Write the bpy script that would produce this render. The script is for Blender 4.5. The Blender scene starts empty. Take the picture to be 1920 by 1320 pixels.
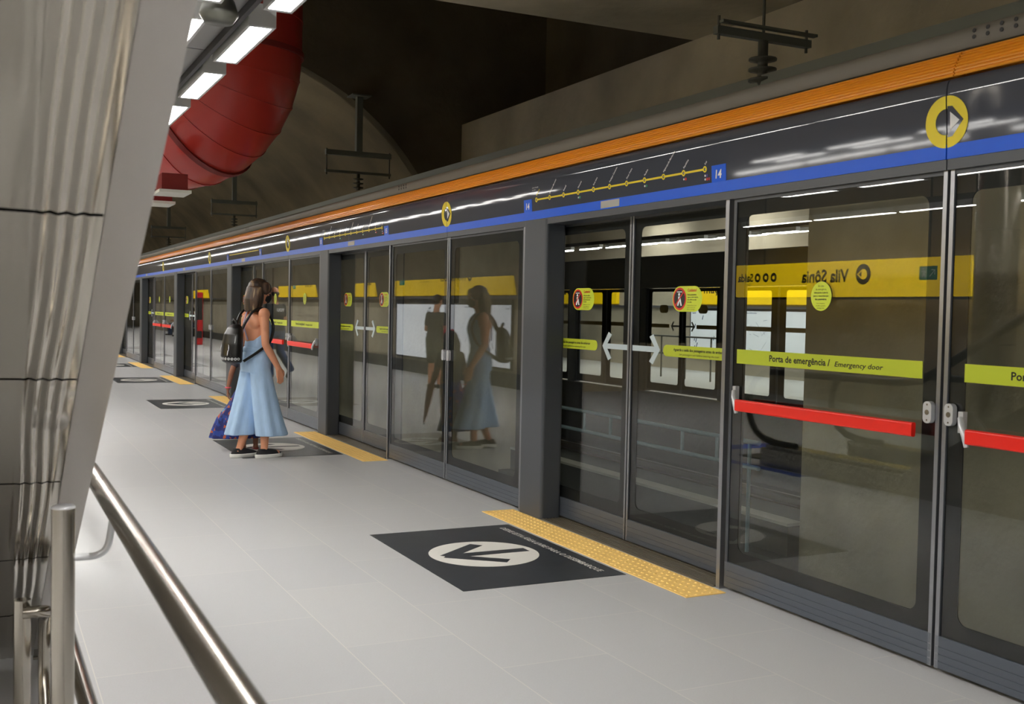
import bpy, bmesh, math, random
from math import sin, cos, pi, radians, sqrt
from mathutils import Vector, Matrix
random.seed(4)
COL = bpy.context.scene.collection
SC = bpy.context.scene

# ------------------------------------------------------------------ camera, world, exposure
def make_camera():
    f, yaw, pitch, roll = 2031.36, radians(26.1456), radians(2.1671), radians(1.1496)
    F = Vector((sin(yaw)*cos(pitch), cos(yaw)*cos(pitch), -sin(pitch)))
    R = Vector((cos(yaw), -sin(yaw), 0)); U = R.cross(F)
    R2 = R*cos(roll)+U*sin(roll); U2 = -R*sin(roll)+U*cos(roll)
    cd = bpy.data.cameras.new('camera'); co = bpy.data.objects.new('camera', cd); COL.objects.link(co)
    cd.sensor_width = 36; cd.lens = f/1920*36; cd.clip_start = 0.05; cd.clip_end = 200
    m = Matrix((R2, U2, -F)).transposed().to_4x4(); m.translation = Vector((0, 0, 1.45))
    co.matrix_world = m
    cd.dof.use_dof = True; cd.dof.focus_distance = 9.5; cd.dof.aperture_fstop = 7.0
    SC.camera = co
make_camera()
w = bpy.data.worlds.new('world'); SC.world = w; w.use_nodes = True
w.node_tree.nodes['Background'].inputs[0].default_value = (0.9, 0.85, 0.75, 1)
w.node_tree.nodes['Background'].inputs[1].default_value = 0.02
vs = SC.view_settings
SC.display_settings.display_device = 'sRGB'
vs.view_transform = 'Standard'; vs.look = 'None'; vs.exposure = 0.85; vs.gamma = 1.0; vs.use_curve_mapping = False
LAMP = 22.0        # radiance of the platform strip lamps

# ------------------------------------------------------------------ materials
def lin(c):
    c = c/255.0
    return c/12.92 if c <= 0.04045 else ((c+0.055)/1.055)**2.4
def rgb(r, g, b): return (lin(r), lin(g), lin(b), 1)
MATS = {}
def mat(name, col=(0.5, 0.5, 0.5, 1), rough=0.5, metal=0.0, spec=0.5, emit=0, noise=None, bump=None, coat=0, aniso=0):
    """noise=(scale, amount, (sx,sy,sz)), bump=(scale, strength, (sx,sy,sz), distance)"""
    if name in MATS: return MATS[name]
    m = bpy.data.materials.new(name); m.use_nodes = True; nt = m.node_tree
    b = nt.nodes['Principled BSDF']
    b.inputs['Base Color'].default_value = col; b.inputs['Roughness'].default_value = rough
    b.inputs['Metallic'].default_value = metal; b.inputs['Specular IOR Level'].default_value = spec
    b.inputs['Coat Weight'].default_value = coat; b.inputs['Coat Roughness'].default_value = 0.03
    if emit:
        b.inputs['Emission Color'].default_value = col; b.inputs['Emission Strength'].default_value = emit
    def noisetex(scale, stretch, detail=4):
        tc = nt.nodes.new('ShaderNodeTexCoord'); mp = nt.nodes.new('ShaderNodeMapping'); mp.inputs['Scale'].default_value = stretch
        nz = nt.nodes.new('ShaderNodeTexNoise'); nz.inputs['Scale'].default_value = scale; nz.inputs['Detail'].default_value = detail
        nt.links.new(tc.outputs['Object'], mp.inputs[0]); nt.links.new(mp.outputs[0], nz.inputs['Vector'])
        return nz
    if noise:
        nz = noisetex(noise[0], noise[2] if len(noise) > 2 else (1, 1, 1))
        mr = nt.nodes.new('ShaderNodeMapRange'); mr.inputs['From Min'].default_value = .3; mr.inputs['From Max'].default_value = .7
        mr.inputs['To Min'].default_value = 1-noise[1]; mr.inputs['To Max'].default_value = 1+noise[1]
        mx = nt.nodes.new('ShaderNodeMix'); mx.data_type = 'RGBA'; mx.blend_type = 'MULTIPLY'; mx.inputs[0].default_value = 1
        mx.inputs[6].default_value = col
        nt.links.new(nz.outputs['Fac'], mr.inputs['Value']); nt.links.new(mr.outputs[0], mx.inputs[7])
        nt.links.new(mx.outputs[2], b.inputs['Base Color'])
    if bump:
        nz = noisetex(bump[0], bump[2], 2)
        bp = nt.nodes.new('ShaderNodeBump'); bp.inputs['Strength'].default_value = bump[1]; bp.inputs['Distance'].default_value = bump[3]
        nt.links.new(nz.outputs['Fac'], bp.inputs['Height']); nt.links.new(bp.outputs[0], b.inputs['Normal'])
    MATS[name] = m
    return m
def glass_mat(name, tint, F0=0.043):
    m = bpy.data.materials.new(name); m.use_nodes = True; nt = m.node_tree; N = nt.nodes; L = nt.links
    N.remove(N['Principled BSDF']); out = N['Material Output']
    g = N.new('ShaderNodeNewGeometry'); d = N.new('ShaderNodeVectorMath'); d.operation = 'DOT_PRODUCT'
    L.new(g.outputs['Incoming'], d.inputs[0]); L.new(g.outputs['Normal'], d.inputs[1])
    def mth(op, a, b=None):
        n = N.new('ShaderNodeMath'); n.operation = op
        for i, v in enumerate((a, b)):
            if v is None: continue
            if isinstance(v, (int, float)): n.inputs[i].default_value = v
            else: L.new(v, n.inputs[i])
        return n.outputs[0]
    c = mth('ABSOLUTE', d.outputs['Value']); c = mth('SUBTRACT', 1.0, c); c = mth('POWER', c, 5.0)
    c = mth('MULTIPLY', c, 1.0-F0); c = mth('ADD', c, F0)
    t = N.new('ShaderNodeBsdfTransparent'); t.inputs[0].default_value = tint
    gl = N.new('ShaderNodeBsdfGlossy'); gl.inputs['Roughness'].default_value = 0.0
    mx = N.new('ShaderNodeMixShader'); L.new(c, mx.inputs[0]); L.new(t.outputs[0], mx.inputs[1]); L.new(gl.outputs[0], mx.inputs[2])
    L.new(mx.outputs[0], out.inputs[0])
    MATS[name] = m
    return m
GLASS = glass_mat('door_glass', (0.9, 0.93, 0.91, 1), 0.07)
CLEAR = glass_mat('clear_glass', (0.96, 0.98, 0.97, 1))
def concrete(name, col, amt=0.25):
    if name in MATS: return MATS[name]
    m = mat(name, col, 0.9, noise=(0.9, amt, (1, 1, 1)))
    nt = m.node_tree; b = nt.nodes['Principled BSDF']
    tc = nt.nodes.new('ShaderNodeTexCoord'); nz = nt.nodes.new('ShaderNodeTexNoise'); nz.inputs['Scale'].default_value = 9; nz.inputs['Detail'].default_value = 6
    nt.links.new(tc.outputs['Object'], nz.inputs['Vector'])
    bp = nt.nodes.new('ShaderNodeBump'); bp.inputs['Strength'].default_value = .35; bp.inputs['Distance'].default_value = .03
    nt.links.new(nz.outputs['Fac'], bp.inputs['Height']); nt.links.new(bp.outputs[0], b.inputs['Normal'])
    return m
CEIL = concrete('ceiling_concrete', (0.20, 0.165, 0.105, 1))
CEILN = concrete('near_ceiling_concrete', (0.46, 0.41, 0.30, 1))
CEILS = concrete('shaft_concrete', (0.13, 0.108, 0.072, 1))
WALLM = concrete('wall_concrete', (0.42, 0.365, 0.27, 1))
WALLD = concrete('track_wall_concrete', (0.46, 0.41, 0.31, 1))
WALLO = concrete('far_platform_concrete', (0.42, 0.37, 0.285, 1), .12)
BALLAST = concrete('trackbed_concrete', (0.05, 0.05, 0.045, 1))
CURB_LIT = concrete('lit_curb_concrete', (0.5, 0.49, 0.45, 1), .1)  # paler concrete that carries the light on the curb top
def floor_mat():
    m = mat('platform_tile', (0.56, 0.565, 0.57, 1), 0.42, spec=.35)
    nt = m.node_tree; b = nt.nodes['Principled BSDF']; N = nt.nodes; L = nt.links
    tc = N.new('ShaderNodeTexCoord'); mp = N.new('ShaderNodeMapping')
    mp.inputs['Rotation'].default_value = (0, 0, pi/2); mp.inputs['Location'].default_value = (-0.59, 0.1, 0)
    br = N.new('ShaderNodeTexBrick'); br.offset = 0.5; br.inputs['Scale'].default_value = 1.0
    br.inputs['Brick Width'].default_value = 1.0; br.inputs['Row Height'].default_value = 0.5
    br.inputs['Mortar Size'].default_value = 0.0022; br.inputs['Mortar Smooth'].default_value = 0.2
    br.inputs['Color1'].default_value = (0.465, 0.47, 0.485, 1); br.inputs['Color2'].default_value = (0.49, 0.492, 0.50, 1)
    br.inputs['Mortar'].default_value = (0.60, 0.585, 0.55, 1)
    L.new(tc.outputs['Object'], mp.inputs[0]); L.new(mp.outputs[0], br.inputs['Vector'])
    nz = N.new('ShaderNodeTexNoise'); nz.inputs['Scale'].default_value = 160; nz.inputs['Detail'].default_value = 3
    L.new(tc.outputs['Object'], nz.inputs['Vector'])
    mr = N.new('ShaderNodeMapRange'); mr.inputs['To Min'].default_value = .92; mr.inputs['To Max'].default_value = 1.08
    L.new(nz.outputs['Fac'], mr.inputs['Value'])
    mx = N.new('ShaderNodeMix'); mx.data_type = 'RGBA'; mx.blend_type = 'MULTIPLY'; mx.inputs[0].default_value = 1
    L.new(br.outputs['Color'], mx.inputs[6]); L.new(mr.outputs[0], mx.inputs[7]); L.new(mx.outputs[2], b.inputs['Base Color'])
    return m
FLOOR = floor_mat()
DARK = mat('dark_grey_paint', rgb(62, 66, 72), 0.38)
DARK2 = mat('post_grey_paint', rgb(66, 70, 76), 0.45)
FRIT = mat('black_glass_border', rgb(14, 15, 15), 0.5, spec=.2)
KICK = mat('kick_plate_grey', rgb(92, 98, 108), 0.3, metal=.5)
ALU = mat('aluminium', rgb(150, 152, 158), 0.32, metal=.8)
CHROME = mat('satin_chrome', rgb(212, 214, 218), 0.3, metal=.35)
STEEL = mat('brushed_steel', rgb(178, 172, 162), 0.22, metal=1.0)
SOFFIT = mat('mirror_steel_sheet', rgb(190, 184, 174), 0.10, metal=1.0, bump=(1.0, .5, (7.0, .8, .8), .015))
SOFFIT2 = mat('satin_steel_sheet', rgb(186, 182, 178), 0.38, metal=1.0)
PANEL = mat('header_gloss_black', rgb(78, 81, 90), 0.05)
BLUE = mat('blue_vinyl', rgb(0, 92, 225), 0.3, spec=.25)
WHITE = mat('white_vinyl', rgb(235, 235, 235), 0.5)
LGREY = mat('light_grey_plastic', rgb(175, 172, 165), 0.5)
YEL = mat('yellow_vinyl', rgb(238, 214, 10), 0.4)
LIME = mat('lime_vinyl', rgb(200, 214, 48), 0.45)
STBACK = mat('sticker_back_brown', rgb(128, 112, 62), 0.6)
BLACK = mat('black_print', rgb(22, 22, 20), 0.5)
RED = mat('red_print', rgb(206, 38, 30), 0.5)
REDBAR = mat('red_push_bar', rgb(248, 36, 22), 0.35)
PALE = mat('pale_arrow_vinyl', rgb(205, 220, 226), 0.5)
ORANGE = mat('orange_fascia', rgb(244, 160, 44), 0.2)
GREYBEAM = mat('grey_beam_paint', rgb(112, 106, 96), 0.5)
TACT = mat('yellow_tactile', rgb(255, 212, 124), 0.6)
MATBLK = mat('black_floor_vinyl', rgb(44, 48, 54), 0.4, noise=(6, .18))
MATWHT = mat('white_floor_vinyl', rgb(222, 220, 214), 0.5)
GRATE = mat('threshold_metal', rgb(120, 112, 98), 0.4, metal=.6)
LAMPM = mat('lamp_diffuser', (1, 0.975, 0.93, 1), emit=LAMP)
LAMPH = mat('high_lamp_diffuser', (1, 0.97, 0.92, 1), emit=18)
LAMPOFF = mat('unlit_grille', rgb(205, 205, 195), .6)
HOUSE = mat('lamp_housing_white', rgb(205, 206, 206), 0.4)
TRAY = mat('tray_galvanised', rgb(150, 148, 145), 0.35, metal=.5)
TRAYD = mat('tray_dark_bracket', rgb(48, 44, 46), 0.5)
DUCT = mat('duct_red', rgb(178, 48, 38), 0.34, coat=.2)
DUCTR = mat('duct_rib_red', rgb(120, 30, 26), 0.45)
BRKT = mat('bracket_galvanised', rgb(118, 122, 116), 0.5, metal=.4)
INSU = mat('insulator_dark', rgb(84, 84, 76), 0.45)
SIGNY = mat('sign_yellow_lit', rgb(240, 200, 0), 0.4, emit=1.7)
SIGNW = mat('wall_sign_yellow_lit', rgb(240, 200, 0), 0.4, emit=0.42)
SIGNO = mat('opposite_sign_yellow_lit', rgb(240, 200, 0), 0.4, emit=0.2)
SIGNG = mat('exit_green', rgb(0, 98, 70), 0.4, emit=.8)
SIGNK = mat('sign_black_print', rgb(20, 18, 12), 0.5)
BOARD = mat('lit_map_board', (0.80, 0.84, 0.90, 1), 0.5, emit=0.5)
BOARDO = mat('opposite_lit_board', (0.80, 0.84, 0.90, 1), 0.5, emit=0.14)
BOARDT = mat('board_print_blue', rgb(60, 90, 130), 0.6)
BOARDF = mat('board_frame_dark', rgb(38, 40, 48), 0.4)
RUBBER = mat('handrail_black_rubber', rgb(18, 18, 18), 0.4)
STEPM = mat('escalator_step', rgb(70, 70, 70), 0.45, metal=.6)
RAILM = mat('running_rail', rgb(120, 105, 90), 0.3, metal=.9)
RAILB = mat('pale_blue_rail', rgb(150, 175, 190), 0.4, metal=.3)
BLUEF = mat('blue_floor_mark', rgb(28, 70, 175), 0.5)

# ------------------------------------------------------------------ mesh builder
class MB:
    def __init__(s): s.v = []; s.f = []; s.m = []; s.s = []
    def add(s, vs, fs, mi=0, smooth=False):
        o = len(s.v); s.v += [tuple(v) for v in vs]
        for f in fs: s.f.append(tuple(i+o for i in f)); s.m.append(mi); s.s.append(smooth)
        return s
    def box(s, x0, y0, z0, x1, y1, z1, mi=0):
        x0, x1 = min(x0, x1), max(x0, x1); y0, y1 = min(y0, y1), max(y0, y1); z0, z1 = min(z0, z1), max(z0, z1)
        vs = [(x, y, z) for x in (x0, x1) for y in (y0, y1) for z in (z0, z1)]
        return s.add(vs, [(0, 1, 3, 2), (4, 6, 7, 5), (0, 4, 5, 1), (2, 3, 7, 6), (0, 2, 6, 4), (1, 5, 7, 3)], mi)
    def prism(s, poly, a, b, fn=None, mi=0, smooth=False):
        """poly (p,q) extruded a..b ; fn(p,q,t)->xyz ; default: poly in XZ, along Y"""
        fn = fn or (lambda p, q, t: (p, t, q)); n = len(poly)
        s.add([fn(p, q, a) for p, q in poly]+[fn(p, q, b) for p, q in poly], [(i, (i+1) % n, n+(i+1) % n, n+i) for i in range(n)], mi, smooth)
        s.add([fn(p, q, a) for p, q in poly], [tuple(range(n))[::-1]], mi); s.add([fn(p, q, b) for p, q in poly], [tuple(range(n))], mi)
        return s
    def strip(s, pts, a, b, mi=0, smooth=True):
        n = len(pts)
        return s.add([(x, a, z) for x, z in pts]+[(x, b, z) for x, z in pts], [(i, i+1, n+i+1, n+i) for i in range(n-1)], mi, smooth)
    def tube(s, path, r, seg=12, mi=0, caps=True, closed=False):
        P = [Vector(p) for p in path]; n = len(P); rr = r if isinstance(r, (list, tuple)) else [r]*n
        vs = []; up = None
        for i, p in enumerate(P):
            if closed: t = (P[(i+1) % n]-P[i-1])
            else: t = (P[min(i+1, n-1)]-P[max(i-1, 0)])
            t.normalize()
            if up is None:
                a = Vector((0, 0, 1)) if abs(t.z) < .9 else Vector((1, 0, 0)); up = (a-t*a.dot(t)).normalized()
            else: up = (up-t*up.dot(t)).normalized()
            sd = t.cross(up)
            for k in range(seg):
                an = 2*pi*k/seg; vs.append(p+(up*cos(an)+sd*sin(an))*rr[i])
        fs = []
        for i in range(n if closed else n-1):
            j = (i+1) % n
            for k in range(seg):
                k2 = (k+1) % seg; fs.append((i*seg+k, j*seg+k, j*seg+k2, i*seg+k2))
        s.add(vs, fs, mi, True)
        if caps and not closed:
            s.add(vs[:seg], [tuple(range(seg))], mi); s.add(vs[-seg:], [tuple(range(seg))[::-1]], mi)
        return s
    def cyl(s, p0, p1, r, seg=20, mi=0, r1=None): return s.tube([p0, p1], [r, r if r1 is None else r1], seg, mi)
    def lathe(s, prof, c=(0, 0, 0), seg=20, mi=0):
        vs = []; n = len(prof)
        for r, z in prof:
            for k in range(seg): vs.append((c[0]+r*cos(2*pi*k/seg), c[1]+r*sin(2*pi*k/seg), c[2]+z))
        fs = [(i*seg+k, i*seg+(k+1) % seg, (i+1)*seg+(k+1) % seg, (i+1)*seg+k) for i in range(n-1) for k in range(seg)]
        return s.add(vs, fs, mi, True)
    def sphere(s, c, r, seg=12, mi=0, sc=(1, 1, 1)):
        vs = []; fs = []; n = seg//2
        for i in range(n+1):
            a = pi*i/n
            for k in range(seg): vs.append((c[0]+r*sc[0]*sin(a)*cos(2*pi*k/seg), c[1]+r*sc[1]*sin(a)*sin(2*pi*k/seg), c[2]+r*sc[2]*cos(a)))
        fs = [(i*seg+k, (i+1)*seg+k, (i+1)*seg+(k+1) % seg, i*seg+(k+1) % seg) for i in range(n) for k in range(seg)]
        return s.add(vs, fs, mi, True)
    def flat(s, fn, loops, w0=0.0, w1=0.0015, mi=0, side=None):
        """outline polygons (u,v) drawn through fn(u,v,w) with thickness"""
        for lp in loops:
            n = len(lp)
            s.add([fn(u, v, w1) for u, v in lp], [tuple(range(n))], mi)
            s.add([fn(u, v, w0) for u, v in lp], [tuple(range(n))[::-1]], mi if side is None else side)
            s.add([fn(u, v, w0) for u, v in lp]+[fn(u, v, w1) for u, v in lp], [(i, (i+1) % n, n+(i+1) % n, n+i) for i in range(n)], mi)
        return s
    def frame(s, fn, outer, inner, w0, w1, mi=0):
        """same-count loops outer/inner -> solid frame"""
        n = len(outer)
        o0 = [fn(u, v, w0) for u, v in outer]; o1 = [fn(u, v, w1) for u, v in outer]
        i0 = [fn(u, v, w0) for u, v in inner]; i1 = [fn(u, v, w1) for u, v in inner]
        R = range(n); q = lambda a, b: [(i+a*n, (i+1) % n+a*n, (i+1) % n+b*n, i+b*n) for i in R]
        return s.add(o0+o1+i0+i1, q(0, 1)+q(1, 3)+q(3, 2)+q(2, 0), mi)
    def mesh(s, name, mats, fix=True):
        me = bpy.data.meshes.new(name); me.from_pydata(s.v, [], s.f)
        for m in (mats if isinstance(mats, (list, tuple)) else [mats]): me.materials.append(m)
        me.polygons.foreach_set('material_index', s.m); me.polygons.foreach_set('use_smooth', s.s)
        me.update()
        if fix:
            bm = bmesh.new(); bm.from_mesh(me); bmesh.ops.recalc_face_normals(bm, faces=bm.faces); bm.to_mesh(me); bm.free()
        return me
def link(name, me, parent=None, loc=(0, 0, 0), bevel=0):
    o = bpy.data.objects.new(name, me); COL.objects.link(o); o.location = loc
    if parent: o.parent = parent
    if bevel:
        b = o.modifiers.new('bevel', 'BEVEL'); b.width = bevel; b.segments = 2; b.limit_method = 'ANGLE'; b.angle_limit = radians(50)
    return o
def part(name, mb, mats, parent, bevel=0, label=None, stuff=False):
    o = link(name, mb.mesh(name, mats), parent, bevel=bevel)
    if label: o['label'] = label
    if stuff: o['kind'] = 'stuff'
    return o
def tag(o, label, cat, group=None):
    o['label'] = label; o['category'] = cat
    if group: o['group'] = group
    return o
def thing(name, label, cat, loc=(0, 0, 0), rz=0, group=None):
    o = bpy.data.objects.new(name, None); COL.objects.link(o); o.location = loc; o.rotation_euler = (0, 0, rz); o.empty_display_size = .1
    return tag(o, label, cat, group)
def single(name, mb, mats, label, cat, loc=(0, 0, 0), group=None, bevel=0):
    return tag(link(name, mb.mesh(name, mats), None, loc, bevel), label, cat, group)
def struct(name, mb, mats, parent=None):
    o = link(name, mb.mesh(name, mats), parent); o['kind'] = 'structure'; return o
def dup(o, loc=None, label=None, parent=None):
    c = o.copy(); COL.objects.link(c)
    if parent: c.parent = parent
    if loc is not None: c.location = loc
    if label: c['label'] = label
    for ch in list(o.children): dup(ch, None, None, c)
    return c
def rrect(u0, v0, u1, v1, r, k=5):
    pts = []
    for cx, cy, a0 in ((u1-r, v0+r, -90), (u1-r, v1-r, 0), (u0+r, v1-r, 90), (u0+r, v0+r, 180)):
        for i in range(k+1):
            a = radians(a0+90*i/k); pts.append((cx+r*cos(a), cy+r*sin(a)))
    return pts
def rect_like(u0, v0, u1, v1, k=5):
    pts = []
    for (cx, cy) in ((u1, v0), (u1, v1), (u0, v1), (u0, v0)): pts += [(cx, cy)]*(k+1)
    return pts
def circ(cu, cv, r, n=28, ru=None): return [(cu+(ru or r)*cos(2*pi*i/n), cv+r*sin(2*pi*i/n)) for i in range(n)]
def shift(lp, du, dv): return [(u+du, v+dv) for u, v in lp]
TEXTS = {}
def textmesh(s, bold=0.0, shear=0.0):
    k = (s, bold, shear)
    if k in TEXTS: return TEXTS[k]
    cu = bpy.data.curves.new('t', 'FONT'); cu.body = s; cu.size = 1; cu.shear = shear; cu.offset = bold; cu.resolution_u = 2
    ob = bpy.data.objects.new('t', cu); COL.objects.link(ob)
    dg = bpy.context.evaluated_depsgraph_get(); me = bpy.data.meshes.new_from_object(ob.evaluated_get(dg))
    vs = [(v.co.x, v.co.y) for v in me.vertices]; fs = [tuple(p.vertices) for p in me.polygons]
    bpy.data.objects.remove(ob); bpy.data.meshes.remove(me); bpy.data.curves.remove(cu)
    TEXTS[k] = (vs, fs)
    return TEXTS[k]
def text(mb, fn, s, u, v, h, w=None, bold=0.0, shear=0.0, align='L', rot=0, mi=0, off=0.0012):
    """capital height h, optional total width w, anchored at baseline (u,v)"""
    vs, fs = textmesh(s, bold, shear)
    if not vs: return mb
    x0 = min(a for a, b in vs); x1 = max(a for a, b in vs)
    sy = h/0.70; sx = (w/(x1-x0)) if w else sy
    W = (x1-x0)*sx; du = {'L': 0, 'C': -W/2, 'R': -W}[align]
    out = []
    for a, b in vs:
        p = (a-x0)*sx+du; q = b*sy
        if rot: p, q = p*cos(rot)-q*sin(rot), p*sin(rot)+q*cos(rot)
        out.append(fn(u+p, v+q, off))
    return mb.add(out, fs, mi)
def faceW(x0=0.0): return lambda u, v, w: (x0-w, -u, v)      # faces -X, reads towards -Y
def faceE(x0=0.0): return lambda u, v, w: (x0+w, u, v)       # faces +X, reads towards +Y

# ------------------------------------------------------------------ setting
D = 3.53; P = 5.23
struct('floor', MB().box(-6.2, -9, -0.3, 3.74, 75, 0), FLOOR)
struct('floor_opposite', MB().box(11.26, -9, -0.3, 16.9, 75, 0), FLOOR)
struct('trackbed', MB().box(3.55, -9, -1.4, 11.3, 75, -1.2), BALLAST)
struct('wall_platform_edge', MB().box(3.56, -9, -1.25, 3.74, 75, -0.3), BALLAST)
struct('wall_platform_edge_opposite', MB().box(11.1, -9, -1.25, 11.255, 75, -0.0), BALLAST)
struct('wall_left', MB().box(-2.2, 17.2, 0, -1.87, 75, 2.6), WALLM)
struct('wall_left_return', MB().box(-6.2, 17.2, 0, -2.2, 17.5, 9), WALLM)
struct('wall_back', MB().box(-6.4, -9, 0, -6.2, 17.5, 9), WALLM)
struct('wall_rear', MB().box(-6.4, -9.3, -1.4, 17, -9, 5), WALLM)
struct('wall_front', MB().box(-2.4, 74.6, -1.4, 17, 75, 8), WALLD)
# centre wall between the tracks with an opening
cw = MB()
cw.box(7.4, -9, -1.2, 7.8, 8.43, 4.62).box(7.4, 14.75, -1.2, 7.8, 17.2, 4.62).box(7.4, 8.43, 2.95, 7.8, 14.75, 4.62).box(7.4, 17.2, -1.2, 7.8, 75, 4.62)
struct('wall_centre', cw, WALLD)
struct('trim_1', MB().box(7.25, 8.43, -1.2, 7.8, 14.75, -0.65).box(7.05, 8.43, -1.2, 7.25, 14.75, -0.95), BALLAST)  # curb block takes the dark trackbed colour, shade put into its front
struct('trim_2', MB().box(7.24, 8.43, -.65, 7.45, 14.75, -0.62), CURB_LIT)  # thin pale cap, the lit curb top put into its colour
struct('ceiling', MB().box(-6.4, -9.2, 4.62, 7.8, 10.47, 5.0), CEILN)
struct('ceiling_opposite', MB().box(7.8, -9.2, 4.3, 17, 75, 4.6), WALLO)
struct('wall_opposite', MB().box(16.7, -9, -0.2, 17, 75, 5.2), WALLO)
ch = MB(); ch.box(-6.4, 10.2, 8.6, 9.3, 17.6, 8.9).box(-6.4, 10.17, 5.0, 9.3, 10.47, 8.9).box(9, 10.4, 4.6, 9.3, 17.6, 8.9).box(7.8, 17.2, 4.6, 9.3, 17.6, 8.9)
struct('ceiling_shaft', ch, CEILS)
# vault beyond y=17.2 with its end face
arc = []
for i in range(41):
    a = pi*i/40; c = cos(a); sn = sin(a)
    arc.append((2.77+4.67*(abs(c)**0.92)*(1 if c > 0 else -1), 0.9+4.7*sn**0.96))
vb = MB(); vb.strip(arc, 17.2, 75)
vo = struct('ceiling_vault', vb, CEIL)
fe = MB(); outer = [(12, z) for z in (0.9,)]
n = len(arc); R = []
for i, (x, z) in enumerate(arc):
    t = i/(n-1)
    if t < .25: R.append((7.8, 0.9+(8.7-0.9)*t/.25))
    elif t < .75: R.append((7.8-(7.8+6.4)*(t-.25)/.5, 8.7))
    else: R.append((-6.4, 8.7-(8.7-0.9)*(t-.75)/.25))
fe.add([(x, 17.2, z) for x, z in arc]+[(x, 17.2, z) for x, z in R], [(i, i+1, n+i+1, n+i) for i in range(n-1)])
fe.add([(x, 17.5, z) for x, z in arc]+[(x, 17.5, z) for x, z in R], [(i, i+1, n+i+1, n+i) for i in range(n-1)])
fe.add([(x, 17.2, z) for x, z in arc]+[(x, 17.5, z) for x, z in arc], [(i, i+1, n+i+1, n+i) for i in range(n-1)])
struct('wall_shaft_end', fe, CEILS)
# blue accessible markings
single('floor_marking', MB().box(-1.15, 9.45, 0, -.2, 9.75, .003), BLUEF, 'blue painted floor strip crossing in front of the escalator landing', 'floor marking')
single('floor_marking', MB().box(.3, 7.6, 0, .42, 8.75, .003), BLUEF, 'blue painted floor strip running beside the escalator newel', 'floor marking')

ORD = {-1: 'partly cut off at the right edge', 0: 'first', 1: 'second', 2: 'third', 3: 'fourth', 4: 'fifth', 5: 'sixth', 6: 'seventh', 7: 'eighth', 8: 'ninth', 9: 'tenth', 10: 'eleventh', 11: 'twelfth'}
NB = {0: 'at door 14', 1: 'at door 15'}
def where(n): return NB.get(n, 'in the %s bay from the right' % ORD.get(n, n))
def yb(n): return P*n

# ------------------------------------------------------------------ platform screen doors
def leaf_parts(root, fn, u0, u1, z0, zt, win, kick=True, fr=.028, dep=.03, stile=None, sw=.02):
    """generic glazed leaf: fn(u,v,w) local. win=(u0,v0,u1,v1)"""
    m = MB(); m.frame(fn, rect_like(u0, z0, u1, zt), rect_like(u0+fr, z0+fr, u1-fr, zt-fr), -dep, 0.002)
    part('frame', m, DARK, root)
    if stile is not None:
        part('stile', MB().flat(fn, [[(min(stile, stile+sw), z0), (max(stile, stile+sw), z0), (max(stile, stile+sw), zt), (min(stile, stile+sw), zt)]], -dep-.001, .006), ALU, root)
    part('glass_pane', MB().flat(fn, [[(u0+fr, z0+fr), (u1-fr, z0+fr), (u1-fr, zt-fr), (u0+fr, zt-fr)]], -.010, -.002), GLASS, root)
    part('black_border', MB().frame(fn, rect_like(u0+fr, z0+fr, u1-fr, zt-fr), rrect(win[0], win[1], win[2], win[3], .045), -.0085, -.0045), FRIT, root)
    if kick:
        k = MB(); zz = [z0+.004, z0+.03, z0+.034, z0+.06, z0+.064, z0+.09, z0+.094, z0+.135]
        for a, b in ((0, 1), (2, 3), (4, 5), (6, 7)): k.flat(fn, [[(u0+.004, zz[a]), (u1-.004, zz[a]), (u1-.004, zz[b]), (u0+.004, zz[b])]], -.02, .006)
        k.flat(fn, [[(u0+.004, z0+.004), (u1-.004, z0+.004), (u1-.004, z0+.13), (u0+.004, z0+.13)]], -.02, .003)
        part('kick_plate', k, KICK, root)

def caution(mb_bg, mb_red, mb_blk, mb_wht, fn, cu, cv, detail=True):
    w, h = .29, .148
    mb_bg.flat(fn, [rrect(cu-w/2, cv-h/2, cu+w/2, cv+h/2, h/2-.001, 8)], .001, .002, mi=0, side=1)
    c0 = cu-w/2+.072
    mb_red.flat(fn, [circ(c0, cv, .066)], .0025, .003)
    mb_blk.flat(fn, [circ(c0, cv, .054)], .0032, .0038)
    mb_wht.flat(fn, [circ(c0-.004, cv+.026, .009, 12), [(c0-.022, cv-.04), (c0-.008, cv-.04), (c0+.002, cv-.012), (c0+.012, cv-.04), (c0+.026, cv-.04), (c0+.012, cv+.0), (c0+.008, cv+.014), (c0-.012, cv+.014), (c0-.012, cv-.004)],
                     [(c0-.026, cv+.038), (c0+.026, cv+.038), (c0+.026, cv+.043), (c0-.026, cv+.043)]], .004, .0045)
    mb_red.flat(fn, [[(c0-.042, cv-.036), (c0-.036, cv-.042), (c0+.042, cv+.036), (c0+.036, cv+.042)]], .0047, .0052)

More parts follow.
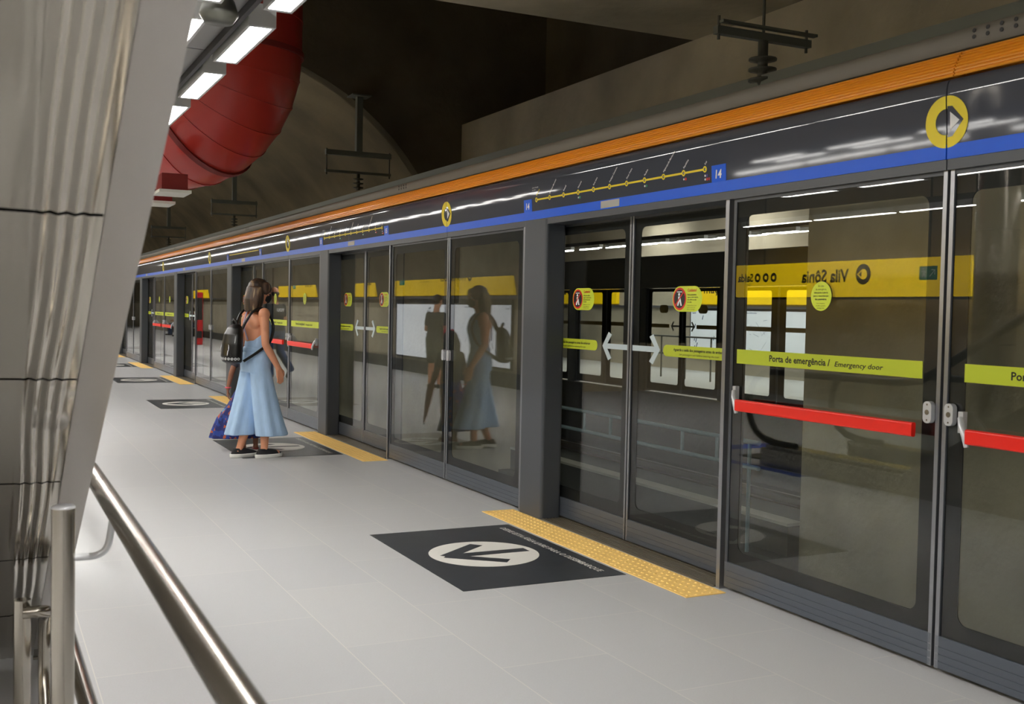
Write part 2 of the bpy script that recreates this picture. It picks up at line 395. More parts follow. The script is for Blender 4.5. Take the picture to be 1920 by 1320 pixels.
def make_slider(side, detail):
    """side -1: far leaf (arrow points to +Y, i.e. left in view); side +1: near leaf.  local u = -y"""
    lab = 'far' if side < 0 else 'near'
    root = thing('sliding_door', '', 'door', (0, 0, 0))
    fn = faceW(0.0); W = 1.09
    u0, u1 = (-W, -.006) if side < 0 else (.006, W)
    win = (u0+.085, .235, u1-.085, 1.985) if side < 0 else (u0+.085, .235, u1-.085, 1.985)
    leaf_parts(root, fn, u0, u1, .02, 2.06, win, fr=.02, stile=(u1 if side < 0 else u0), sw=(-.018 if side < 0 else .018))
    # notice strip
    bg = MB(); tx = MB()
    if side < 0:
        s0, s1 = -1.085, -.40
        lp = [(s0, 1.20), (s1-.03, 1.20), (s1-.01, 1.208), (s1, 1.225), (s1, 1.243), (s1-.01, 1.26), (s1-.03, 1.268), (s0, 1.268)]
    else:
        s0, s1 = .37, 1.085
        lp = [(s0+.03, 1.20), (s1, 1.20), (s1, 1.268), (s0+.03, 1.268), (s0+.01, 1.26), (s0, 1.243), (s0, 1.225), (s0+.01, 1.208)]
    bg.flat(fn, [lp], .001, .002, mi=0, side=1)
    st = part('notice_strip', bg, [LIME, STBACK], root)
    if detail:
        text(tx, fn, 'Aguarde a saída dos passageiros antes de embarcar', (s0+s1)/2, 1.236, .016, w=.50, bold=.02, align='C', off=.0028)
        text(tx, fn, 'Let passengers exit before entering the train', (s0+s1)/2, 1.212, .011, w=.38, align='C', shear=.2, off=.0028)
        part('lettering', tx, BLACK, st)
    # arrow
    ar = MB(); sg = 1 if side > 0 else -1
    tip = sg*.335; cv = 1.235
    pts = [(tip, cv), (tip-sg*.075, cv+.092), (tip-sg*.115, cv+.075), (tip-sg*.062, cv+.017), (sg*.03, cv+.017), (sg*.03, cv-.017), (tip-sg*.062, cv-.017), (tip-sg*.115, cv-.075), (tip-sg*.075, cv-.092)]
    ar.flat(fn, [pts if sg > 0 else pts[::-1]], .001, .002)
    part('arrow_sticker', ar, PALE, root)
    # caution sticker
    a, b, c, d = MB(), MB(), MB(), MB(); cu = -.60 if side < 0 else .60
    caution(a, b, c, d, fn, cu, 1.54)
    cs = part('caution_sticker', a, [LIME, STBACK], root)
    part('prohibition_ring', b, RED, cs); part('pictogram_ground', c, BLACK, cs); part('pictogram', d, WHITE, cs)
    if detail:
        t1, t2 = MB(), MB(); uu = cu-.145+.15
        text(t1, fn, 'Cuidado!', uu, 1.582, .017, bold=.02, off=.003)
        for i, l in enumerate(('Porta automática.', 'Ligue o sinal sonoro,', 'não entre ou saia', 'do trem.')): text(t2, fn, l, uu, 1.560-i*.014, .0088, bold=.015, off=.003)
        for i, l in enumerate(('Automatic doors. Do not', 'enter or exit the train', 'after the sound signal.')): text(t2, fn, l, uu, 1.500-i*.011, .006, off=.003)
        part('red_lettering', t1, RED, cs); part('lettering', t2, BLACK, cs)
    return root

def make_emergency(side, detail):
    """origin at the mullion centre on the floor. side -1: leaf towards +Y (left in view); +1: leaf towards -Y"""
    root = thing('emergency_door', '', 'door')
    fn = faceW(0.0); s = side
    a, b = (.008, 1.40) if s > 0 else (-1.40, -.008)
    win = (a+(.10 if s > 0 else .095), .222, b-(.095 if s > 0 else .10), 1.965)
    leaf_parts(root, fn, a, b, .02, 2.06, win, fr=.022, stile=(a if s > 0 else b), sw=(.02 if s > 0 else -.02))
    if not detail:
        lk = MB(); lc = (.055 if s > 0 else -.055)
        part('lock', lk.flat(fn, [rrect(lc-.022, 1.022, lc+.022, 1.112, .02, 5)], .002, .026), CHROME, root)
        return root
    bg = MB(); bg.flat(fn, [[(win[0]-.005, 1.202), (win[2]+.045*(s > 0)+.005, 1.202), (win[2]+.005, 1.275), (win[0]-.045*(s < 0), 1.275)]] if False else [[(win[0]-.04*(s < 0), 1.202), (win[2]+.04*(s > 0), 1.202), (win[2]+.04*(s > 0), 1.275), (win[0]-.04*(s < 0), 1.275)]], .001, .002, mi=0, side=1)
    st = part('notice_strip', bg, [LIME, STBACK], root)
    if detail:
        tx = MB(); c = (win[0]+win[2])/2
        text(tx, fn, 'Porta de emergência /', c-.38, 1.225, .031, w=.43, bold=.022, off=.003)
        text(tx, fn, 'Emergency door', c+.08, 1.225, .023, w=.30, shear=.22, bold=.012, off=.003)
        part('lettering', tx, BLACK, st)
    # round sticker
    cu = -.73 if s < 0 else .73
    rs = part('round_sticker', MB().flat(fn, [circ(cu, 1.548, .069)], .001, .002, mi=0, side=1), [LIME, STBACK], root)
    if detail:
        tx = MB()
        for i, (l, bo) in enumerate((('Em caso', 0), ('de emergência,', 0), ('esta porta é aberta', .01), ('para o desembarque', .01), ('dos passageiros.', .03))): text(tx, fn, l, cu, 1.592-i*.0155, .0085, bold=bo, align='C', off=.003)
        for i, l in enumerate(('In an emergency', 'this door opens for', 'passenger exit.', '')): text(tx, fn, l, cu, 1.512-i*.011, .0058, align='C', off=.003)
        part('lettering', tx, BLACK, rs)
    # push bar, on brackets
    bu0, bu1 = (.175, 1.27) if s > 0 else (-1.27, -.096)
    bar = MB(); bar.prism([(-.055+p, q) for p, q in rrect(-.012, .962, .012, 1.022, .008, 3)], -bu0, -bu1)
    part('push_bar', bar, REDBAR, root)
    for e, dr_ in ((bu0-.055, 1), (bu1+.055, -1))[:2 if s > 0 else 1]:
        br = MB(); br.box(-.006, -(e-.012), 1.0, -.03, -(e+.012), 1.085)
        br.tube([(-.03, -e, 1.06), (-.045, -(e+dr_*.02), 1.03), (-.055, -(e+dr_*.045), .99), (-.055, -(e+dr_*.055), .95)], [.012, .014, .013, .010], 8)
        part('push_bar_bracket', br, CHROME, root)
    # lock box near the mullion
    lk = MB(); lc = (.075 if s > 0 else -.075)-(.02 if s > 0 else -.02)
    lk.flat(fn, [rrect(lc-.022, 1.022, lc+.022, 1.112, .02, 5)], .002, .026)
    lo = part('lock', lk, CHROME, root, bevel=.002)
    kk = MB(); kk.flat(fn, [circ(lc, 1.067, .011, 14)], .0262, .0275).flat(fn, [circ(lc, 1.099, .004, 10)], .0262, .027).flat(fn, [circ(lc, 1.035, .004, 10)], .0262, .027)
    part('keyhole', kk, GRATE, lo)
    return root

NMOD = 11
sl = {(-1, True): make_slider(-1, True), (1, True): make_slider(1, True)}
em = {(a, d): make_emergency(a, d) for a in (-1, 1) for d in (True, False)}
for a in (-1, 1): em[(a, False)].name = 'fixed_screen_panel'; em[(a, False)]['category'] = 'screen panel'
used = set()
def place(proto, loc, label, group=None, rz=None):
    if proto.name in used: o = dup(proto, loc, label)
    else: used.add(proto.name); o = proto; o.location = loc; o['label'] = label
    if rz is not None: o.rotation_euler = (0, 0, rz)
    if group: o['group'] = group
    return o
for n in range(-1, NMOD):
    if n >= 0:
        yc = 5.775+yb(n)
        place(sl[(-1, True)], (3.66, yc, 0), 'glass sliding leaf with left-pointing arrow, %s' % where(n), 'sliding door leaves of the near platform screen')
        place(sl[(1, True)], (3.66, yc, 0), 'glass sliding leaf with right-pointing arrow, %s' % where(n), 'sliding door leaves of the near platform screen')
    ym = 3.19+yb(n+0)
    if n >= 0:
        d = n % 2 == 0; kind = 'glass emergency door with red bar' if d else 'plain fixed glass screen panel'
        for sd_, ln_ in ((-1, 'left'), (1, 'right')):
            place(em[(sd_, d)], (D, ym, 0), '%s, %s one %s' % (kind, ln_, {0: 'right of door 14', 1: 'right of door 15'}.get(n, 'in the %s bay from right' % ORD[n])), 'fixed leaves of the near platform screen')

def post_obj():
    m = MB(); m.prism(rrect(-.03, 0, .13, .34, .022, 4), 0, 2.09, lambda p, q, t: (p, q, t), smooth=False)
    root = thing('screen_post', '', 'post')
    part('post_body', m, DARK2, root)
    part('edge_trim', MB().box(-.02, .345, 0, .02, .365, 2.07), ALU, root)
    return root
pp = post_obj()
jb = thing('door_jamb', '', 'door jamb')
part('jamb_profile', MB().box(-.012, 0, 0, .12, .03, 2.075), ALU, jb)
for n in range(-1, NMOD):
    place(pp, (D, 6.63+yb(n), 0), 'broad dark grey post left of the sliding doors %s' % where(n) if n != -1 else 'broad dark grey screen post cut off at the right edge of the view', 'posts of the near platform screen')
    if n >= 0:
        place(jb, (D, 4.618+yb(n), 0), 'slim aluminium jamb between sliding and emergency doors, %s' % where(n), 'jambs of the near platform screen')

# threshold grates, tactile strips, floor stickers
def threshold():
    m = MB()
    m.box(-.02, 0, 0, .19, 2.3, .004)
    for i in range(8): m.box(-.015+i*.024, 0, .004, -.003+i*.024, 2.3, .009)
    return m.mesh('threshold', GRATE)
thm = threshold()
def tactile():
    m = MB(); m.box(0, 0, 0, .25, 2.52, .004)
    for i in range(5):
        for j in range(50): m.lathe([(.011, 0), (.008, .004), (0, .004)], (.025+i*.05, .025+j*.05, .004), 6)
    return m.mesh('tactile_strip', TACT)
tam = tactile()
def decal(detail):
    root = thing('floor_sticker', '', 'floor sticker')
    fl = lambda u, v, w: (v, -u, w)
    part('sticker_base', MB().box(0, 0, .0005, .985, 1.5, .002), MATBLK, root)
    part('white_disc', MB().flat(lambda u, v, w: (u, v, w), [circ(.46, .75, .33, 48)], .002, .003), MATWHT, root)
    a = MB()
    cx, cy = .215, .76
    up = lambda u, v, w: (u, v, w)
    def bar(p, q, wd):
        d = Vector(q)-Vector(p); nn = Vector((-d.y, d.x)).normalized()*wd/2; p = Vector(p); q = Vector(q)
        return [tuple(p-nn), tuple(q-nn), tuple(q+nn), tuple(p+nn)]
    a.flat(up, [bar((.22, .755), (.515, .985), .085)], .003, .0036).flat(up, [bar((.22, .765), (.515, .525), .085)], .003, .0037).flat(up, [bar((.26, .755), (.745, .755), .085)], .003, .0038)
    part('arrow', a, MATBLK, root)
    t = MB(); text(t, fl, 'DEIXE ESTA ÁREA LIVRE PARA O DESEMBARQUE', -1.40, .872, .040, w=1.29, bold=.012, off=.0032)
    part('lettering', t, MATWHT, root)
    return root
dc = decal(True)
for n in range(0, NMOD-1):
    t = link('threshold', thm, None, (D, 4.66+yb(n), 0)); tag(t, 'ribbed metal threshold under the doors %s' % where(n), 'threshold', 'door thresholds of the near platform')
    t = link('tactile_strip', tam, None, (3.245, 4.53+yb(n), 0)); tag(t, 'yellow studded tactile floor strip, %s' % where(n), 'tactile strip', 'tactile strips on the near platform')
    place(dc, (2.235, 5.065+yb(n), 0), 'black floor sticker with white disc and arrow, %s' % where(n), 'keep-clear floor stickers')

# header panels
def hx(z): return 3.505-.055*(z-2.155)
hfn = lambda u, v, w: (hx(v)-.001-w, -u, v)
ST = ['Vila Sônia', 'São Paulo-Morumbi', 'Butantã', 'Pinheiros', 'Faria Lima', 'Fradique Coutinho', 'Oscar Freire', 'Paulista', 'Higienópolis-Mackenzie', 'República', 'Luz']
BADG = {3: [(60, 160, 120)], 7: [(40, 140, 110)], 9: [(200, 50, 40)], 10: [(70, 60, 140), (200, 50, 40), (180, 40, 60)]}
def header(n):
    y0 = 3.19+yb(n)+.003; y1 = 3.19+yb(n+1)-.003
    lab = {0: 'glossy black header with blue band, route line and 14 plates', 1: 'glossy black header with blue band, route line and 15 plates', -1: 'glossy black header with blue band, nearest and cut off at right'}.get(n, 'glossy black header with blue band, %s from the right' % ORD[n])
    r = thing('header_panel', lab, 'header panel', (0, 0, 0), 0, 'header panels of the near platform screen')
    prof = [(3.505, 2.155), (3.4998, 2.25), (3.4943, 2.35), (3.4945, 2.375), (3.498, 2.395), (3.505, 2.412), (3.517, 2.42)]
    m = MB(); m.strip(prof, y0, y1); m.prism([(3.52, 2.10), (3.52, 2.415), (3.66, 2.415), (3.66, 2.10)], y0, y1)
    for yy in (y0, y1): m.add([(x, yy, z) for x, z in prof]+[(3.53, yy, 2.42), (3.53, yy, 2.155)], [tuple(range(len(prof)+2))])
    part('panel_face', m, PANEL, r)
    part('blue_band', MB().box(3.5035, y0, 2.098, 3.53, y1, 2.156), BLUE, r)
    part('bottom_trim', MB().box(3.508, y0, 2.055, 3.66, y1, 2.098), DARK, r)
    if n >= 0:
        c = 5.80+yb(n)
        part('grey_plate', MB().box(3.502, c-.11, 2.105, 3.505, c+.11, 2.15), LGREY, r)
        if n < 3:
            pl = MB(); nm = MB(); tx = MB(); ln = MB(); rg = MB(); dt = MB(); wd = MB(); yt = MB()
            num = str(14+n)
            for yc in (c-1.105, c+1.12):
                p = part('number_plate', MB().flat(hfn, [[(-yc-.062, 2.153), (-yc+.062, 2.153), (-yc+.062, 2.244), (-yc-.062, 2.244)]], 0, .0015), BLUE, r)
                part('numeral', text(MB(), hfn, num, -yc, 2.175, .043, bold=.03, shear=.12, align='C', off=.003), WHITE, p)
            ya, ybb = c+.985, c-.985
            ln.flat(hfn, [[(-ya, 2.227), (-ybb, 2.227), (-ybb, 2.238), (-ya, 2.238)]], 0, .002)
            lo = part('route_line', ln, YEL, r)
            if n < 2:
                for i, s in enumerate(ST):
                    u = -ya+(ya-ybb)*i/10
                    part('station_ring', MB().frame(hfn, circ(u, 2.2325, .017, 18), circ(u, 2.2325, .009, 18), .002, .003), YEL, lo)
                    part('station_dot', MB().flat(hfn, [circ(u, 2.2325, .009, 12)], .0, .0026), BLACK, lo)
                    part('station_mark', MB().flat(hfn, [[(u+.001, 2.2275), (u+.007, 2.2325), (u+.001, 2.2375)]], .0027, .0032), WHITE, lo)
                    part('station_name', text(MB(), hfn, s, u+.004, 2.256, .0115, rot=radians(42), bold=.02, off=.002), YEL if i == 0 else WHITE, lo)
                    for k, col in enumerate(BADG.get(i, ())):
                        part('line_badge', MB().flat(hfn, [circ(u+(.018 if k < 2 else .036), 2.2325-.034-.02*(k > 0), .008, 10)], 0, .002), mat('badge_%d_%d' % (i, k), rgb(*col)), lo)
                        if k < 2: part('line_badge', MB().flat(hfn, [circ(u, 2.2325-.034-.02*(k > 0), .006, 8)], 0, .002), WHITE, lo)
                text(tx, hfn, 'Linha 4-Amarela', -ya-.06, 2.315, .010, off=.002); text(tx, hfn, 'Line 4-Yellow', -ya-.06, 2.30, .007, off=.002)
                part('line_name', tx, WHITE, lo)
    # operator roundel, half on each neighbouring panel
    for yy, sg in ((3.19+yb(n), -1), (3.19+yb(n+1), 1)):
        # sg -1: left half of the ring belongs to this panel (y > yy)
        cz = 2.247; k = 20; o_ = []; i_ = []
        for j in range(k+1):
            a = pi/2+pi*j/k if sg < 0 else -pi/2+pi*j/k
            o_.append((-yy+.104*cos(a)+.003*sg, cz+.104*sin(a))); i_.append((-yy+.052*cos(a)+.003*sg, cz+.052*sin(a)))
        rm = MB(); q = [(j, j+1, k+2+j, k+1+j) for j in range(k)]
        rm.add([hfn(u, v, .0015) for u, v in o_+i_], q)
        ro = part('roundel', rm, YEL, r)
        if sg > 0:
            part('roundel_wedge', MB().flat(hfn, [[(-yy+.006, cz-.062), (-yy+.030, cz-.060), (-yy+.085, cz), (-yy+.030, cz+.06), (-yy+.006, cz+.062)]], .0018, .0025), PANEL, ro)
            part('roundel_arrow', MB().flat(hfn, [[(-yy+.020, cz-.038), (-yy+.066, cz), (-yy+.020, cz+.038)]], .0028, .0034), WHITE, ro)
    return r
for n in range(-1, NMOD): header(n)
# orange ribbed fascia + grey beam
def fascia(n):
    y0 = 3.16+yb(n)+.003; y1 = 3.16+yb(n+1)-.003
    prof = []
    R_ = 8
    for i in range(R_):
        t0 = i/R_; t1 = (i+.5)/R_
        for t, d in ((t0, 0), (t0+.02, -.006), (t1, -.007), (t1+.02, 0)):
            prof.append((3.500+.05*t*t+d, 2.424+.108*t))
    prof.append((3.55, 2.532))
    m = MB(); m.strip(prof, y0, y1, smooth=False)
    for yy in (y0, y1): m.add([(x, yy, z) for x, z in prof]+[(3.62, yy, 2.532), (3.62, yy, 2.424)], [tuple(range(len(prof)+2))])
    m.box(3.56, y0, 2.424, 3.64, y1, 2.532)
    lab = {0: 'orange ribbed fascia strip above the header with the 14 plates', 1: 'orange ribbed fascia strip above the header with the 15 plates', -1: 'orange ribbed fascia strip at the right edge past the cracked seam'}.get(n, 'orange ribbed fascia strip, %s from the right' % ORD[n])
    single('orange_fascia', m, ORANGE, lab, 'fascia', group='orange fascia strips')
for n in range(-1, NMOD): fascia(n)
bt = thing('header_beam', 'long grey steel beam running on top of the orange fascia', 'beam')
bm = MB(); bm.box(3.585, -7, 2.535, 3.60, 62, 2.55)
prof = [(3.57, 2.545), (3.565, 2.56), (3.563, 2.60), (3.57, 2.622), (3.585, 2.632), (3.61, 2.635)]
bm.strip(prof, -7, 62); bm.box(3.58, -7, 2.55, 3.72, 62, 2.628)
part('beam_body', bm, GREYBEAM, bt)
bh = MB()
for y0 in [3.03+1.18*0, 9.67, 16.3, 23]:
    for j in range(4):
        for z in (2.582, 2.607): bh.cyl((3.5625, y0-.1+.065*j, z), (3.561, y0-.1+.065*j, z), .009, 10)
part('bolt_holes', bh, BLACK, bt, stuff=False)

# ------------------------------------------------------------------ opposite screen (seen through the doors)
def opp_leaf(kind):
    root = thing('sliding_door' if kind == 's' else 'emergency_door', '', 'door')
    fn = faceE(0.0)
    a, b = .006, (1.12 if kind == 's' else 1.38)
    win = (a+.13, .17, (a+1.0) if kind == 's' else a+.13+.95, 1.88)
    leaf_parts(root, fn, a, b, .02, 2.06, win, kick=False, fr=.02, hemi=DARK)
    k = MB(); k.flat(fn, [[(a, 0), (b, 0), (b, .13), (a, .13)]], -.02, .004); part('kick_plate', k, DARK, root)
    return root
def opp_side(root, sgn, kind):
    # stickers on the far (platform) side, their brown backs face the track
    fb = lambda u, v, w: (w, u, v)
    if kind == 's':
        part('notice_strip', MB().flat(fb, [[(sgn*.42, 1.20), (sgn*1.05, 1.20), (sgn*1.05, 1.268), (sgn*.42, 1.268)]], -.001, .001, mi=0, side=0), STBACK, root)
        tip = sgn*.37; cv = 1.235
        pts = [(tip, cv), (tip-sgn*.075, cv+.09), (tip-sgn*.11, cv+.075), (tip-sgn*.062, cv+.016), (sgn*.06, cv+.016), (sgn*.06, cv-.016), (tip-sgn*.062, cv-.016), (tip-sgn*.11, cv-.075), (tip-sgn*.075, cv-.09)]
        part('arrow_sticker', MB().flat(fb, [pts], -.001, .001), mat('arrow_back_grey', rgb(120, 122, 118)), root)
        cc = sgn*.60
        part('caution_sticker', MB().flat(fb, [rrect(cc-.14, 1.47, cc+.14, 1.618, .07, 8)], -.001, .001), STBACK, root)
    else:
        part('notice_strip', MB().flat(fb, [[(sgn*.13, 1.202), (sgn*1.1, 1.202), (sgn*1.1, 1.275), (sgn*.13, 1.275)]], -.001, .001), STBACK, root)
def opp_make(kind, sgn):
    root = thing('sliding_door' if kind == 's' else 'emergency_door', '', 'door'); fn = (lambda u, v, w: (-w, u*sgn, v))
    a, b = .006, (1.12 if kind == 's' else 1.19)
    leaf = (a+.13, .17, a+1.0 if kind == 's' else a+1.28, 1.88)
    if kind == 'e': leaf = (a+.17, .17, a+.60, 1.88)
    m = MB(); m.frame(fn, rect_like(a, .02, b, 1.92), rect_like(a+.02, .04, b-.02, 1.90), -.03, .004); part('frame', m, DARK, root)
    part('glass_pane', MB().flat(fn, [[(a+.02, .04), (b-.02, .04), (b-.02, 1.90), (a+.02, 1.90)]], -.008, 0), CLEAR, root)
    if kind == 'e':
        m = MB(); m.frame(fn, rect_like(a+.02, .04, b-.02, 1.90), rrect(a+.17, .17, b-.12, 1.86, .045), .0005, .003)
    else:
        m = MB(); m.frame(fn, rect_like(a+.02, .04, b-.02, 1.90), rrect(a+.10, .17, b-.12, 1.86, .045), .0005, .003)
    part('black_border', m, FRIT, root)
    opp_side(root, sgn, kind)
    return root
OP = {(k, s): opp_make(k, s) for k in 'se' for s in (-1, 1)}
for n in range(0, 5):
    yc = 16.1+P*(n-2)+0.0
    for s in (-1, 1):
        pos = {0: 'first', 1: 'second', 2: 'third', 3: 'fourth', 4: 'fifth'}[n]
        place(OP[('s', s)], (11.3, yc, 0), 'dark framed opposite sliding door, %s bay from right, %s leaf' % (pos, 'left' if s > 0 else 'right'), 'opposite screen doors')
        place(OP[('e', s)], (11.3, yc+2.63, 0), 'dark framed opposite fixed door, %s bay from right, %s leaf' % (pos, 'left' if s > 0 else 'right'), 'opposite screen doors')
m = MB(); m.box(11.2, -7, 1.93, 11.42, 62, 2.52)
single('header_panel', m, DARK, 'long dark header band of the opposite platform screen, seen through the doors', 'header panel')
opw = MB(); opw.box(11.26, -7, .0, 11.36, 4.2, 1.925).box(11.26, 30.6, 0, 11.36, 62, 1.925)
single('screen_wall', opw, DARK, 'dark plain end sections of the opposite platform screen', 'screen wall')
pc = MB(); pc.box(0, 0, 0, .14, .28, 1.93); pcm = pc.mesh('screen_post', DARK2)
for n in range(0, 5):
    for k, dy in enumerate((-1.41, 1.13)):
        o = link('screen_post', pcm, None, (11.25, 16.1+P*(n-2)+dy, 0)); tag(o, 'dark opposite screen post, %s of the %s door pair from right' % (('right', 'left')[k], ('first', 'second', 'third', 'fourth', 'fifth')[n]), 'post', 'posts of the opposite screen')

# track items
for i, x in enumerate((4.65, 6.1, 8.75, 10.2)):
    m = MB(); m.prism([(-.07, -1.2), (.07, -1.2), (.07, -1.18), (.012, -1.165), (.012, -1.09), (.036, -1.08), (.036, -1.045), (-.036, -1.045), (-.036, -1.08), (-.012, -1.09), (-.012, -1.165), (-.07, -1.18)], -8, 74)
    single('running_rail', m, RAILM, 'steel running rail, %s of four counted from the near platform' % ('first', 'second', 'third', 'fourth')[i], 'rail', (x, 0, 0), 'running rails')
gr = thing('guard_rail', 'pale blue two-bar guard rail between the tracks, seen through the door', 'guard rail', (7.0, 0, -.95))
for z in (.175, -.08):
    part('rail_bar', MB().tube([(0, 8.6, z+.95), (0, 13.3, z+.95)], .024, 12), RAILB, gr)
for y in (13.2, 12.1, 11.45, 9.92, 9.29, 8.75):
    part('upright', MB().tube([(0, y, .175+.95), (0, y, (-.08+.95 if y not in (13.2, 8.75) else 0))], .02, 10), RAILB, gr)

# ------------------------------------------------------------------ lamps
def lamp():
    r = thing('strip_lamp', '', 'lamp')
    h = MB(); h.frame(lambda u, v, w: (u, v, w), rect_like(-.052, .03, .052, .73), rect_like(-.040, .055, .040, .705), 0, .012)
    h.box(-.052, .03, .012, .052, .73, .035)
    h.add([(-.052, .03, .035), (.052, .03, .035), (.052, .03, .085), (-.052, .03, .085), (-.052, .73, .035), (.052, .73, .035), (.052, .73, .085), (-.052, .73, .085)], [(0, 1, 2, 3), (5, 4, 7, 6), (3, 2, 6, 7), (1, 5, 6, 2), (4, 0, 3, 7), (0, 4, 5, 1)])
    part('housing', h, HOUSE, r)
    part('diffuser', MB().box(-.040, .055, .004, .040, .705, .010), LAMPM, r)
    return r
lp = lamp()
special = {4.09: 'first', 5.02: 'second', 5.95: 'third'}
k = 0
for row, x in ((0, .95), (1, .70)):
    for i in range(48):
        y = -2.42+i*.93
        if 7.2 < y < 10.9: continue
        dist = {0: {6: 'half cut off by the top edge', 7: 'largest whole one in front of the red duct', 8: 'middle one, below the grey tray', 9: 'lowest one, half hidden by the steel soffit'}, 1: {6: 'top left, beyond the tray', 7: 'small sliver beside the dark device'}}[row].get(i)
        o = place(lp, (x, y, 2.5 if y < 8 else 2.66), ('lit white strip lamp, '+dist) if dist else 'lit white strip lamp in the %s row of the hanging tray' % ('right' if row == 0 else 'left'), 'strip lamps along the tray' if not dist else 'strip lamps seen at top left')
tr = thing('lamp_tray', 'long galvanised tray carrying the strip lamps, hung from the ceiling at top left', 'lamp tray', (0, 0, 0))
for y0, y1, dz in ((-2.6, 7.7, 0), (10.9, 42.5, .16)):
    y = y0
    while y < y1-.01:
        ye = min(y+1.86, y1)
        part('tray_segment', MB().box(.762, y, 2.55+dz, .866, ye-.01, 2.599+dz), TRAY, tr)
        part('tray_bracket', MB().box(.64, y+.05, 2.60+dz, 1.0, y+.1, 2.63+dz), TRAYD, tr)
        if y < 9 or y > 15.5: part('hanger_rod', MB().cyl((.83, y+.08, 2.6+dz), (.83, y+.08, 4.62 if y < 10.2 else 8.6 if y < 17 else 5.15), .008, 6), TRAYD, tr)
        y = ye
    part('side_channel', MB().box(.868, y0, 2.52+dz, .886, y1, 2.599+dz), TRAYD, tr)
single('speaker_horn', MB().lathe([(.0, .0), (.05, 0), (.07, .03), (.055, .08), (.03, .10), (0, .10)], seg=20), INSU, 'small dark round device on the lamp tray near the top edge', 'speaker', (.765, 4.0, 2.46))
# second row over the escalator hall and rows of the opposite platform
def lamp2(L, w=.055, m=None):
    r = thing('strip_lamp', '', 'lamp')
    part('housing', MB().box(-w-.015, 0, .01, w+.015, L, .09), HOUSE, r); part('diffuser', MB().box(-w, .02, 0, w, L-.02, .012), m or LAMPM, r)
    return r
lh = lamp2(1.66, .03); lo_ = lamp2(1.0, .035); l3 = lamp2(1.5, .18, LAMPH)
for i in range(12):
    place(lh, (-4.6, -6+i*1.75, 2.95), 'lit strip lamp in the row over the escalator hall', 'strip lamps over the escalator hall')
for i in range(18):
    place(lo_, (13.6, 3.0+i*1.42, 3.03), 'lit strip lamp in the row over the opposite platform', 'strip lamps over the opposite platform')
for i in range(18):
    place(lo_, (15.2, 3.0+i*1.42, 3.2), 'lit strip lamp in the rear row over the opposite platform', 'strip lamps over the opposite platform rear')
for i in range(6):
    place(l3, (15.9, 4+i*4, 4.1), 'lit broad lamp high over the opposite platform wall', 'broad lamps over the opposite platform')
for i in range(11):  # unseen fill row, added to light the header and orange fascia
    place(l3, (-1.55, -5+i*1.86, 3.75), 'added broad fill lamp in the high row above the escalator', 'added broad fill lamps high above the escalator')
single('lamp_beam', MB().box(15.85, 3.5, 4.19, 15.95, 26, 4.3), TRAYD, 'dark beam fixed under the opposite ceiling with broad lamps', 'lamp beam')
for i in range(15):  # out-of-view lamps added to brighten the far tunnel
    place(l3, (.1, 20+i*3.2, 4.6), 'added broad fill lamp high under the tunnel vault', 'added fill lamps under the vault')
single('lamp_beam', MB().box(-1.6, -5.2, 3.84, -1.5, 15.5, 3.92), TRAYD, 'dark beam carrying the added high lamp row above the escalator', 'lamp beam')  # support put in for the added fill row
single('lamp_beam', MB().box(13.55, 2.5, 3.12, 13.65, 29, 3.2), TRAYD, 'dark beam carrying the lamp row over the opposite platform', 'lamp beam')
single('lamp_beam', MB().box(15.15, 2.5, 3.29, 15.25, 29, 3.37), TRAYD, 'dark beam carrying the rear lamp row over the opposite platform', 'lamp beam')
single('lamp_beam', MB().box(-4.65, -6.2, 3.04, -4.55, 15, 3.12), TRAYD, 'dark beam carrying the lamp row over the escalator hall', 'lamp beam')

# ------------------------------------------------------------------ red duct
dr = thing('air_duct', 'large round red air duct with ribs bending down at top left', 'air duct', (0, 0, 0))
C0 = Vector((2.50, 12.2, 0)); hd = Vector((-.62, .78, 0)).normalized(); Rb = .75; rD = .74; zc = 4.25
path = [C0+Vector((0, 0, z)) for z in (8.55, 7.5, 6.4, 5.6, 5.0, 4.6)]
NS = 7
bend = []
for i in range(NS+1):
    a = (pi/2)*i/NS; bend.append(C0+hd*(Rb*(1-cos(a)))+Vector((0, 0, zc-Rb*sin(a))))
path += bend; last = bend[-1]
path += [last+hd*d for d in (.5, 1.0, 1.6, 2.2)]
def ring(p, t, r, seg=40):
    a = Vector((0, 0, 1)) if abs(t.z) < .9 else Vector((1, 0, 0)); up = (a-t*a.dot(t)).normalized(); sd = t.cross(up)
    return [p+(up*cos(2*pi*k/seg)+sd*sin(2*pi*k/seg))*r for k in range(seg)]
m = MB(); m.tube(path, rD, 48, caps=False); part('duct_shell', m, DUCT, dr)
for i in range(2, len(path)):
    t = (path[min(i+1, len(path)-1)]-path[i-1]).normalized()
    thick = .03 if i in (6, 11) else .010
    q = path[i]; part('duct_rib', MB().tube([q-t*thick, q+t*thick], rD+(.022 if thick > .02 else .007), 48), DUCTR if thick > .02 else DUCT, dr)
for i, (x, y) in enumerate(((1.8, 11.85), (1.85, 13.2))):
    g = thing('ceiling_grille', ('pale square air grille below the red duct, larger one', 'pale square air grille below the red duct, smaller lower one')[i], 'grille', (x, y, 2.6))
    part('grille_frame', MB().box(-.16, -.25, 0, .16, .25, .03), LAMPOFF, g); part('neck', MB().box(-.13, -.2, .03, .13, .2, .2), DUCTR, g)

